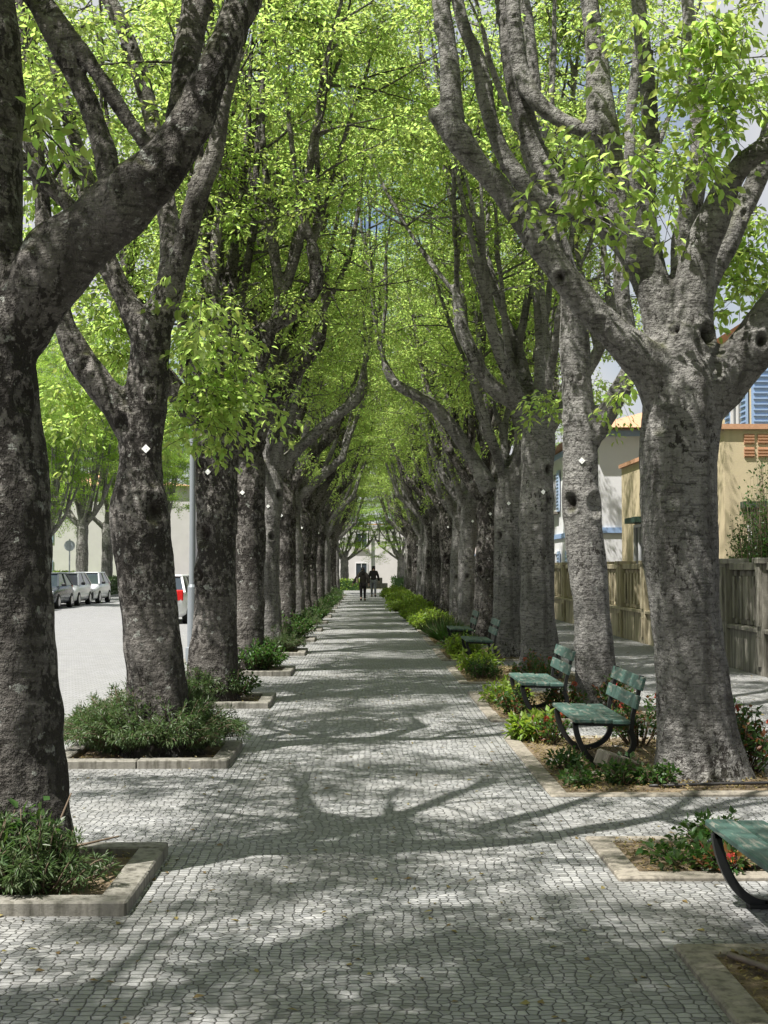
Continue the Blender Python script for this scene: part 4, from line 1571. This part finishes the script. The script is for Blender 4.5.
def window(parent, X, y, z, wd, ht, shut=None, frame=None, face='x', depth=.06):
    """window set in the wall: frame, pane, sill, optional shutters. face 'x': wall looks to -x; 'y': wall looks to -y"""
    def bx(mb, u, v, w_, h_, proud, th):
        if face == 'x':
            mb.box((X - proud, u, v), (th, w_, h_))
        else:
            mb.box((u, X - proud, v), (w_, th, h_))
    fr = MB()
    t = .07
    bx(fr, y - wd / 2, z, t, ht + t, .03, .08)
    bx(fr, y + wd / 2, z, t, ht + t, .03, .08)
    bx(fr, y, z + ht / 2, wd - t - .004, t, .03, .08)
    bx(fr, y, z - ht / 2, wd - t - .004, t, .03, .08)
    bx(fr, y, z, .04, ht - t - .004, .03, .06)
    wnd = fr.build('window', frame or M['white'], parent)
    g_ = MB()
    bx(g_, y, z, wd, ht, .004, .02)
    g_.build('pane', M['glass'], wnd)
    s_ = MB()
    bx(s_, y, z - ht / 2 - .09, wd + .3, .08, .08, .2)
    s_.build('sill', M['kerb_flat'], wnd)
    if shut:
        for sg in (-1, 1):
            q = MB()
            bx(q, y + sg * (wd / 2 + wd * .27), z, wd * .48, ht + .1, .06, .05)
            for k in range(int(ht / .12)):
                bx(q, y + sg * (wd / 2 + wd * .27), z - ht / 2 + .1 + k * .12, wd * .40, .03, .10, .03)
            q.build('shutter', shut, wnd)
    return wnd


def house(name, x0, x1, y0, y1, h, wall, label, floors=2, shut=None, roof='tile', trim=None, nwin=3, group='houses behind the garden walls'):
    root = empty(name, ((x0 + x1) / 2, (y0 + y1) / 2, 0), label, 'house', group)
    ox, oy = (x0 + x1) / 2, (y0 + y1) / 2
    a0, a1, c0, c1 = x0 - ox, x1 - ox, y0 - oy, y1 - oy
    mb = MB()
    mb.box((0, 0, h / 2 - .1), (x1 - x0, y1 - y0, h + .2))
    mb.build('wall', wall, root)
    if roof == 'tile':
        rf = MB()
        e = .45
        rise = 1.5
        rf.add([(a0 - e, c0 - e, h + .02), (a1 + e, c0 - e, h + .02), (a1 + e, c1 + e, h + .02), (a0 - e, c1 + e, h + .02), (0, c0 + 2.5, h + rise), (0, c1 - 2.5, h + rise)],
               [(3, 2, 1, 0), (0, 1, 4), (1, 2, 5, 4), (2, 3, 5), (3, 0, 4, 5)])
        rf.build('roof', M['terra'], root)
    else:
        rf = MB()
        for (cx, cy2, dx, dy) in [(a0 + .06, 0, .22, y1 - y0 + .1), (a1 - .06, 0, .22, y1 - y0 + .1), (0, c0 + .06, x1 - x0 - .34, .22), (0, c1 - .06, x1 - x0 - .34, .22)]:
            rf.box((cx, cy2, h + .16), (dx, dy, .12))
        rf.build('coping', M['terra'], root)
    fh = h / floors
    for f_ in range(floors):
        for k in range(nwin):
            window(root, a0 - .001, c0 + (k + .5) * (y1 - y0) / nwin, f_ * fh + fh * .52, 1.1, 1.35, shut)
        for k in range(2):
            window(root, c0 - .001, a0 + (k + .5) * (x1 - x0) / 2, f_ * fh + fh * .52, 1.0, 1.3, shut, face='y')
    if trim:
        t_ = MB()
        for f_ in range(1, floors + 1):
            t_.box((a0 - .03, 0, f_ * fh - .12), (.06, y1 - y0 + .08, .16))
            t_.box((0, c0 - .03, f_ * fh - .12), (x1 - x0, .06, .16))
        t_.build('trim_band', trim, root)
    d = MB()
    d.box((a0 - .03, c0 + .16 * (y1 - y0) / 2, 1.05), (.08, .95, 2.1))
    dd = d.build('door', M['greengrey'], root)
    hd = MB()
    hd.tube([(a0 - .12, c0 + .16 * (y1 - y0) / 2 + .34, 1.02), (a0 - .12, c0 + .16 * (y1 - y0) / 2 + .34, 1.14)], .015, 6)
    hd.build('handle', M['rim'], dd)
    return root


# yellow house: lower storey with a terrace and lattice parapet, upper storey set back with blue shutters
yh = empty('terraced_house', (7.0, 27.2, 0), 'cream yellow house with orange lattice vents in its terrace parapet and blue shutters', 'house', 'houses behind the garden walls')
mb = MB()
mb.box((5.0, 5.5, 1.7), (10.0, 11.0, 3.6))
mb.box((5.0, .11, 3.92), (10.0, .22, .84))
mb.box((.11, 5.61, 3.92), (.22, 10.78, .84))
mb.build('wall', M['yellow'], yh)
mb = MB()
mb.box((5.0, .09, 4.39), (10.2, .34, .10))
mb.box((.09, 5.65, 4.39), (.34, 10.7, .10))
mb.build('coping', M['terra'], yh)
for xc in (.62, 2.6, 4.6, 6.6):
    mb = MB()
    for a_ in (-1, 1):
        for b3 in (-1, 1):
            mb.box((xc + a_ * .135, -.004, 4.02 + b3 * .13), (.2, .03, .2))
            for k in range(3):
                mb.box((xc + a_ * .135, -.025, 4.02 + b3 * .13 - .06 + k * .06), (.2, .03, .022))
    mb.build('lattice_vent', M['terra'], yh)
for xc in (.85, 3.4, 6.0):
    wn = window(yh, -.001, xc, 2.0, .75, 1.3, None, None, 'y')
    q = MB()
    q.box((xc, -.12, 2.86), (1.1, .3, .12))
    q.box((xc, -.10, 2.72), (.95, .12, .16))
    q.build('awning_box', M['greengrey'], wn)
for yc in (1.6, 5.0, 8.4):
    wn = window(yh, -.001, yc, 2.0, 1.1, 1.4)
    q = MB()
    q.box((-.12, yc, 2.84), (.3, 1.5, .14))
    q.build('awning_box', M['greengrey'], wn)
mb = MB()
mb.box((5.6, 6.4, 5.2), (8.2, 8.0, 3.4))
mb.build('upper_wall', M['yellow'], yh)
for xc in (2.1, 4.6, 7.1):
    window(yh, 2.399, xc, 5.0, .9, 1.9, M['blue_paint'], None, 'y')
for yc in (4.5, 8.0):
    window(yh, 1.499, yc, 5.0, .9, 1.9, M['blue_paint'])
mb = MB()
mb.add([(1.1, 2.0, 6.92), (10.1, 2.0, 6.92), (10.1, 10.8, 6.92), (1.1, 10.8, 6.92), (4.5, 6.4, 8.3), (6.7, 6.4, 8.3)], [(3, 2, 1, 0), (0, 1, 5, 4), (1, 2, 5), (2, 3, 4, 5), (3, 0, 4)])
mb.build('roof', M['terra'], yh)

house('white_house', 6.85, 16, 41, 52, 5.7, M['white'], 'white two-storey house with pale blue shutters and a blue band', 2, M['pale_blue'], 'tile', M['blue_paint'])
house('white_house', 9.6, 18, 55.5, 67, 6.6, M['white'], 'white house with dark shutters beyond the blue-banded house', 2, M['greengrey'])
house('cream_house', 9.3, 18, 70, 83, 6.0, M['pinkish'], 'pale pink house with a flat roof, farther down the bench side', 2, None, 'flat')
house('white_house', 9.5, 18, 86, 104, 7.0, M['white'], 'white house with bare windows, last before the end of the walk', 2, None, 'tile')
# house across the end of the walk
house('end_house', -13, 3.8, 122, 130, 5.2, M['old_white'], 'long white house across the far end of the walk', 2, None, 'flat', None, 4, 'houses across the end of the walk')
house('end_house', 4.6, 21, 123, 131, 8.0, M['pinkish'], 'pale pink house across the far end of the walk', 2, M['pale_blue'], 'tile', None, 4, 'houses across the end of the walk')
house('far_house', -58, -46, 90, 108, 9.5, M['white'], 'tall white house beyond the lawn across the road', 3, M['pale_blue'], 'tile', None, 5, 'houses across the road')
house('far_house', -58, -46, 112, 130, 8.0, M['pinkish'], 'pale pink house beyond the lawn across the road', 2, None, 'tile', None, 5, 'houses across the road')
house('far_house', -34, -16, 128, 138, 9.0, M['old_white'], 'white house closing the end of the road', 3, M['pale_blue'], 'tile', None, 5, 'houses across the road')

# monument column at the end of the walk
g = empty('stone_column', (.55, 108, 0), 'slim pale column on a stepped base at the end of the walk', 'column')
mb = MB()
mb.box((0, 0, .2), (2.2, 2.2, .4))
mb.box((0, 0, .6), (1.4, 1.4, .45))
mb.build('base', M['kerb'], g)
mb = MB()
mb.tube([(0, 0, .8), (0, 0, 2.2), (0, 0, 3.6), (0, 0, 3.7), (0, 0, 3.85)], [.16, .15, .14, .22, .22], 16)
mb.build('shaft', M['white'], g, smooth=False)

# shrubs over the wall
shrub((7.15, 24.4, 0), (1.7, 2.0, 3.5), 'leafy', 'tall dark garden shrub in front of the cream yellow house', 'garden shrubs behind the wall', 120, name='garden_shrub', n_mul=6)
shrub((7.1, 21.5, 0), (1.8, 3.5, 2.25), 'low', 'garden shrub showing over the balustrade past the stout tree', 'garden shrubs behind the wall', 123, name='garden_shrub', n_mul=5)
shrub((7.2, 33.0, 0), (1.6, 2.6, 2.3), 'leafy', 'garden shrub behind the cream garden wall', 'garden shrubs behind the wall', 122, name='garden_shrub', n_mul=2.2)
shrub((7.0, 44, 0), (1.8, 4, 2.6), 'lime', 'light green garden shrub in front of the white banded house', 'garden shrubs behind the wall', 124, name='garden_shrub', n_mul=2.5)
shrub((7.2, 60, 0), (2.2, 6, 3.0), 'leafy', 'dark garden shrub in front of the white house with dark shutters', 'garden shrubs behind the wall', 125, name='garden_shrub', n_mul=4)

# ------------------------------------------------------------------ trees across the road and in the gardens
GF = 'trees across the road'
for i, (x, y, s_) in enumerate([(-16.5, 62, 1.0), (-16.6, 82, 1.45), (-16.8, 91, 1.5), (-16.6, 101, 1.55), (-16.5, 112, 1.5)]):
    place(5, (x, y, 0), 1, 'light green tree on the far pavement, %s in its row going away' % ORD[i], GF, s_, 1.2, False)
for i, (x, y, s_) in enumerate([(-23.5, 84, 1.6), (-22.5, 96, 1.6), (-25, 106, 1.6), (-20, 120, 1.4), (-30, 118, 1.5), (-31, 98, 1.4), (-11, 124, 1.1)]):
    place(5, (x, y, 0), -1, 'light green tree on the lawn, %s in from the row at the road' % ORD[i], GF, s_, 1.2, False)
for i, (x, y, s_, lb) in enumerate([(10.5, 20.5, .95, 'garden tree standing between the balustrade wall and the cream yellow house'),
                                    (8.0, 54, .75, 'garden tree beside the white house with dark shutters'), (-1.6, 106, 1.3, 'light green tree at the end of the walk, on the road side'),
                                    (2.6, 104, 1.3, 'light green tree at the end of the walk, on the wall side')]):
    place(5, (x, y, 0), 1 if i % 2 else -1, lb, 'trees in the gardens and at the end of the walk', s_, 1.0, False, squat=.6 if y > 95 else 1)


def hedge(loc, d, label, seed, mat='rosemary'):
    r = np.random.default_rng(seed)
    n = int(d[0] * d[1] * 60 + (d[0] + d[1]) * d[2] * 260)
    P = (r.uniform(-.5, .5, (n, 3)) ** 1) * np.array(d)
    face = r.integers(0, 3, n)
    sg = r.choice([-1, 1], n)
    for q in range(3):
        m_ = face == q
        P[m_, q] = sg[m_] * d[q] / 2
    P[:, 2] = np.abs(P[:, 2]) * 1.0 if False else P[:, 2]
    P += r.normal(size=P.shape) * .05
    P[:, 2] += d[2] / 2
    V, Fc = leaf_arrays(P, r.normal(size=(n, 3)), r.normal(size=(n, 3)), np.full(n, .14), np.full(n, .09))
    root = empty('hedge', loc, label, 'hedge', 'clipped hedges')
    np_mesh('foliage', V, Fc, M[mat], smooth=False, parent=root)
    mb = MB()
    mb.box((0, 0, d[2] / 2 - .03), (d[0] * .9, d[1] * .94, d[2] * .92))
    mb.build('twig_core', M['darkleaf'], root)


hedge((-15.8, 84, -.05), (1.2, 16, 1.0), 'clipped hedge along the far kerb beyond the parked cars', 1, 'rosemary')
hedge((-21.5, 92, -.05), (1.2, 26, 1.3), 'clipped hedge at the edge of the lawn', 2, 'lime')
hedge((-3.6, 105, 0), (2.6, 1.0, 1.0), 'low hedge at the end of the walk by the road', 3, 'rosemary')
hedge((-1.6, 99, 0), (2.4, 1.0, .75), 'bright low hedge crossing the end of the walk', 5, 'lime')
hedge((3.0, 104, 0), (2.0, 1.0, .9), 'low dark hedge at the end of the walk by the houses', 4, 'darkleaf')


# ------------------------------------------------------------------ street furniture
g = empty('street_lamp', (-3.02, 24.4, 0), 'grey street lamp post at the road kerb beside the tree with the oval hollow', 'lamp')
mb = MB()
mb.tube([(0, 0, -.02), (0, 0, .25), (0, 0, .27), (0, 0, 1.3), (0, 0, 1.35), (0, 0, 7.2)], [.11, .11, .08, .08, .055, .045], 14)
mb.build('post', M['pole'], g, smooth=False)
mb = MB()
c = catmull([(0, 0, 7.1, .045), (0, 0, 7.6, .04), (-.5, 0, 8.0, .035), (-1.3, 0, 8.1, .03)], .1)
mb.tube(c[:, :3], c[:, 3], 8)
mb.build('arm', M['pole'], g, smooth=True)
mb = MB()
mb.box((-1.6, 0, 8.1), (.7, .26, .11), bev=.03)
mb.build('lamp_head', M['pole'], g)

g = empty('traffic_sign', (-15.3, 72.5, 0), 'round traffic sign seen from its grey back beyond the parked cars', 'sign')
mb = MB()
mb.tube([(0, 0, -.05), (0, 0, 3.1)], .035, 8)
mb.build('post', M['pole'], g)
mb = MB()
mb.tube([(0, -.02, 2.75), (0, .0, 2.75)], .28, 24)
mb.build('sign_plate', M['pole'], g)


# ------------------------------------------------------------------ cars
def make_car(loc, rz, paint, label, L=4.0, Wd=1.72, Ht=1.5, name='parked_car'):
    """front towards -y"""
    root = empty(name, loc, label, 'car', 'cars parked along the road', rz)
    hw = Wd / 2
    # stations along y: (y, half width, floor, belt, ) for the lower body
    st = [(-L / 2, hw * .72, .30, .62), (-L / 2 + .10, hw * .88, .22, .72), (-L / 2 + .45, hw * .97, .20, .84), (-L / 2 + 1.05, hw, .20, .95),
          (0, hw, .20, .98), (L / 2 - .7, hw, .20, 1.0), (L / 2 - .2, hw * .95, .22, 1.0), (L / 2, hw * .82, .32, .92)]
    prof = [(.0, 0), (.82, 0), (.97, .12), (1.0, .42), (.985, .70), (.93, .93), (.80, 1.0), (.0, 1.02)]
    mb = MB()
    vs = []
    for (y, w_, z0, z1) in st:
        half = [(u * w_, y, z0 + v * (z1 - z0)) for u, v in prof]
        vs += half + [(-x, yy, z) for (x, yy, z) in half[-2:0:-1]]
    k = 2 * len(prof) - 2
    fs = []
    for i in range(len(st) - 1):
        for j_ in range(k):
            fs.append((i * k + j_, i * k + (j_ + 1) % k, (i + 1) * k + (j_ + 1) % k, (i + 1) * k + j_))
    fs += [tuple(range(k)), tuple(range((len(st) - 1) * k, len(st) * k))[::-1]]
    mb.add(vs, fs)
    mb.build('body', paint, root, smooth=True)
    # greenhouse: glass, with roof and pillars in body colour
    y0, y1, y2, y3 = -L / 2 + .95, -L / 2 + 1.65, L / 2 - .75, L / 2 - .18
    zb, zt = .93, Ht - .04
    a, b_ = hw * .90, hw * .70
    mb = MB()
    mb.add([(-a, y0, zb), (a, y0, zb), (a, y3, zb + .04), (-a, y3, zb + .04), (-b_, y1, zt), (b_, y1, zt), (b_, y2, zt), (-b_, y2, zt)],
           [(0, 1, 5, 4), (1, 2, 6, 5), (2, 3, 7, 6), (3, 0, 4, 7), (4, 5, 6, 7), (3, 2, 1, 0)])
    mb.build('windows', M['glass'], root)
    mb = MB()
    mb.box((0, (y1 + y2) / 2, zt + .02), (b_ * 2 + .06, y2 - y1 + .16, .06), bev=.025)
    for sx in (-1, 1):
        for (p, q) in (((a, y0, zb), (b_, y1, zt)), ((a, y3, zb + .03), (b_, y2, zt)), ((a, (y0 + y3) / 2 + .1, zb), (b_, (y1 + y2) / 2 + .1, zt))):
            mb.tube([(sx * (p[0] + .008), p[1], p[2]), (sx * (q[0] + .008), q[1], q[2])], .038, 6)
    mb.build('roof', paint, root)
    for y in (-L / 2 + .78, L / 2 - .72):
        for sx in (-1, 1):
            mb = MB()
            mb.tube([(sx * (hw - .20), y, .31), (sx * (hw - .19), y, .31), (sx * (hw + .005), y, .31), (sx * (hw + .012), y, .31)], [.26, .31, .31, .28], 22)
            wh = mb.build('wheel', M['rubber'], root)
            mb = MB()
            mb.tube([(sx * (hw + .011), y, .31), (sx * (hw + .022), y, .31)], [.20, .17], 14)
            mb.build('rim', M['rim'], wh)
    for sx in (-1, 1):
        mb = MB()
        mb.box((sx * hw * .68, -L / 2 + .10, .68), (.34, .20, .15), rz=sx * .35, bev=.03)
        mb.build('headlight', M['lampglass'], root)
        mb = MB()
        mb.box((sx * hw * .74, L / 2 - .08, .88), (.22, .18, .34), rz=-sx * .25, bev=.03)
        mb.build('tail_light', M['redlens'], root)
        mb = MB()
        mb.box((sx * (hw + .07), y0 + .35, 1.0), (.18, .10, .13), bev=.03)
        mb.build('mirror', M['trim'], root)
    mb = MB()
    mb.box((0, -L / 2 + .02, .40), (Wd * .80, .16, .34), bev=.03)
    mb.box((0, -L / 2 + .04, .62), (.62, .08, .09), bev=.01)
    mb.box((0, L / 2 - .02, .42), (Wd * .62, .12, .2), bev=.03)
    mb.build('grille', M['trim'], root)
    mb = MB()
    mb.box((0, -L / 2 - .055, .42), (.46, .012, .10))
    mb.build('number_plate', M['white_tag'], root)
    return root


make_car((-13.75, 55.6, -.105), 0, M['car_blue'], 'pale blue car mostly hidden behind the thick near tree trunk', 4.2, 1.75, 1.62)
make_car((-13.72, 60.2, -.105), 0, M['car_dark'], 'dark grey hatchback, first of the three parked cars seen from the front')
make_car((-13.80, 64.7, -.105), 0, M['car_white'], 'white hatchback parked between the dark grey car and the last car', 4.0, 1.72, 1.5)
make_car((-13.72, 69.2, -.105), 0, M['car_grey'], 'silver hatchback, last of the three parked cars, next to the hedge', 4.0)
make_car((-6.38, 45.2, -.105), math.pi, M['car_white'], 'white car with red tail lights on the road behind the lamp post', 4.2, 1.75, 1.5)


# ------------------------------------------------------------------ people
def skinned(name, joints, bones, mat, parent, sub=1):
    """joints {name: (x, y, z, r)}; one continuous skinned surface"""
    keys = list(joints)
    me = bpy.data.meshes.new(name)
    me.from_pydata([joints[k][:3] for k in keys], [(keys.index(a), keys.index(b)) for a, b in bones], [])
    o = bpy.data.objects.new(name, me)
    COL.objects.link(o)
    o.modifiers.new('skin', 'SKIN')
    for i, k in enumerate(keys):
        r_ = joints[k][3]
        me.skin_vertices[0].data[i].radius = (r_, r_ * (joints[k][4] if len(joints[k]) > 4 else 1))
        me.skin_vertices[0].data[i].use_root = i == 0
    sb = o.modifiers.new('sub', 'SUBSURF')
    sb.levels = sb.render_levels = sub
    dg = bpy.context.evaluated_depsgraph_get()
    m2 = bpy.data.meshes.new_from_object(o.evaluated_get(dg))
    bpy.data.objects.remove(o)
    for p in m2.polygons:
        p.use_smooth = True
    m2.materials.clear()
    m2.materials.append(mat)
    o = bpy.data.objects.new(name, m2)
    COL.objects.link(o)
    o.parent = parent
    return o


def person(loc, label, stride, coat, legs, hgt=1.64, arm_out=0.0, long_hair=False, bag=False, coat_len=.72):
    """walks away (+y); stride: forward offset of the right foot"""
    root = empty('person', loc, label, 'person', 'people walking away down the path')
    s_ = stride
    J = {'pelvis': (0, 0, .90, .14, .8), 'waist': (0, .0, 1.05, .125, .8), 'chest': (0, .01, 1.25, .15, .75), 'neck0': (0, .015, 1.40, .07), 'neck': (0, .03, 1.46, .052), 'head0': (0, .04, 1.53, .08), 'head': (0, .045, 1.62, .085), 'top': (0, .04, 1.69, .05)}
    B = [('pelvis', 'waist'), ('waist', 'chest'), ('chest', 'neck0'), ('neck0', 'neck'), ('neck', 'head0'), ('head0', 'head'), ('head', 'top')]
    for sx, nm, st_ in ((-1, 'l', -s_), (1, 'r', s_)):
        J['hip' + nm] = (sx * .09, 0, .86, .095)
        J['knee' + nm] = (sx * .095, st_ * .45 + .04, .48, .058)
        J['ank' + nm] = (sx * .095, st_, .09 + (.06 if st_ < 0 else 0), .038)
        J['heel' + nm] = (sx * .095, st_ - .03, .05 + (.05 if st_ < 0 else 0), .036)
        J['toe' + nm] = (sx * .10, st_ + .17, .035, .032)
        ao = arm_out if sx < 0 else 0.02
        J['sh' + nm] = (sx * .18, .01, 1.37, .062)
        J['el' + nm] = (sx * (.24 + ao), -st_ * .25 - .02, 1.11, .043)
        J['wr' + nm] = (sx * (.26 + ao * 2.1), -st_ * .6 + .03, .88, .028)
        J['palm' + nm] = (sx * (.262 + ao * 2.4), -st_ * .65 + .04, .80, .026, .5)
        B += [('pelvis', 'hip' + nm), ('hip' + nm, 'knee' + nm), ('knee' + nm, 'ank' + nm), ('ank' + nm, 'heel' + nm), ('heel' + nm, 'toe' + nm), ('chest', 'sh' + nm), ('sh' + nm, 'el' + nm), ('el' + nm, 'wr' + nm), ('wr' + nm, 'palm' + nm)]
        px_, py_, pz_ = J['palm' + nm][:3]
        for fi, (fy, fl) in enumerate(((-.024, .062), (-.008, .072), (.008, .068), (.023, .055))):
            J['f%d' % fi + nm] = (px_, py_ + fy, pz_ - .035, .009)
            J['g%d' % fi + nm] = (px_ - sx * .012, py_ + fy + .006, pz_ - .035 - fl * .9, .008)
            B += [('palm' + nm, 'f%d' % fi + nm), ('f%d' % fi + nm, 'g%d' % fi + nm)]
        J['th' + nm] = (px_ - sx * .01, py_ + .045, pz_ - .02, .009)
        B += [('palm' + nm, 'th' + nm)]
    k = hgt / 1.72
    J = {a: (v[0] * k, v[1] * k, v[2] * k, v[3] * k, *(v[4:])) for a, v in J.items()}
    skinned('body', J, B, M['skin'], root, 2)

    def grown(keys, bones, name, mat, add):
        JJ = {a: (*J[a][:3], J[a][3] + add, *(J[a][4:])) for a in keys}
        return skinned(name, JJ, bones, mat, root, 2)
    grown(['pelvis', 'hipl', 'kneel', 'ankl', 'hipr', 'kneer', 'ankr'], [('pelvis', 'hipl'), ('hipl', 'kneel'), ('kneel', 'ankl'), ('pelvis', 'hipr'), ('hipr', 'kneer'), ('kneer', 'ankr')], 'trousers', legs, .022)
    grown(['heell', 'toel'], [('heell', 'toel')], 'shoe', M['trim'], .030)
    grown(['heelr', 'toer'], [('heelr', 'toer')], 'shoe', M['trim'], .030)
    J2 = dict(J)
    JJ = {a: (*J[a][:3], J[a][3] + (.045 if long_hair else .03), *(J[a][4:])) for a in ('chest', 'waist', 'pelvis', 'neck0', 'shl', 'ell', 'wrl', 'shr', 'elr', 'wrr')}
    JJ['hem'] = (0, 0, coat_len * k, (.26 if long_hair else .20) * k, .85)
    skinned('coat', JJ, [('chest', 'waist'), ('waist', 'pelvis'), ('pelvis', 'hem'), ('chest', 'neck0'), ('chest', 'shl'), ('shl', 'ell'), ('ell', 'wrl'), ('chest', 'shr'), ('shr', 'elr'), ('elr', 'wrr')], coat, root, 2)
    hj = {'a': (0, .03 * k, 1.60 * k, .10 * k), 'b': (0, .035 * k, 1.67 * k, .085 * k), 'c': (0, -.03 * k, 1.55 * k, .09 * k)}
    hb = [('a', 'b'), ('a', 'c')]
    if long_hair:
        hj['d'] = (0, -.07 * k, 1.42 * k, .10 * k)
        hj['e'] = (0, -.10 * k, 1.30 * k, .07 * k)
        hb += [('c', 'd'), ('d', 'e')]
    skinned('hair', hj, hb, M['hair'], root, 2)
    # face on the far side of the head
    fc = MB()
    for sx in (-1, 1):
        fc.tube([(sx * .032 * k, .125 * k, 1.61 * k), (sx * .032 * k, .132 * k, 1.61 * k)], .009, 8)
    fc.build('eyes', M['trim'], root)
    if bag:
        b = empty('shoulder_bag', (loc[0] - .27, loc[1] - .05, .98), 'tan shoulder bag hanging at the hip of the walker in the long dark coat', 'bag')
        mb = MB()
        mb.box((0, 0, 0), (.12, .30, .26), bev=.04)
        mb.build('pouch', M['bag'], b)
        mb = MB()
        c = catmull([(0, -.13, .10, .012), (.08, -.12, .38, .012), (.26, -.06, .52, .012), (.30, .08, .48, .012)], .05)
        mb.tube(c[:, :3], c[:, 3], 6)
        mb.build('strap', M['bag'], b)
    return root


person((-.15, 69.0, 0), 'person in a long dark coat walking away with one arm swung out', .20, M['cloth_olive'], M['cloth_dark'], 1.64, .12, True, True, .70)
person((.42, 78.0, 0), 'person in a short dark jacket and grey trousers walking farther ahead', -.22, M['cloth_dark'], M['cloth_grey'], 1.72, .0, False, False, .80)
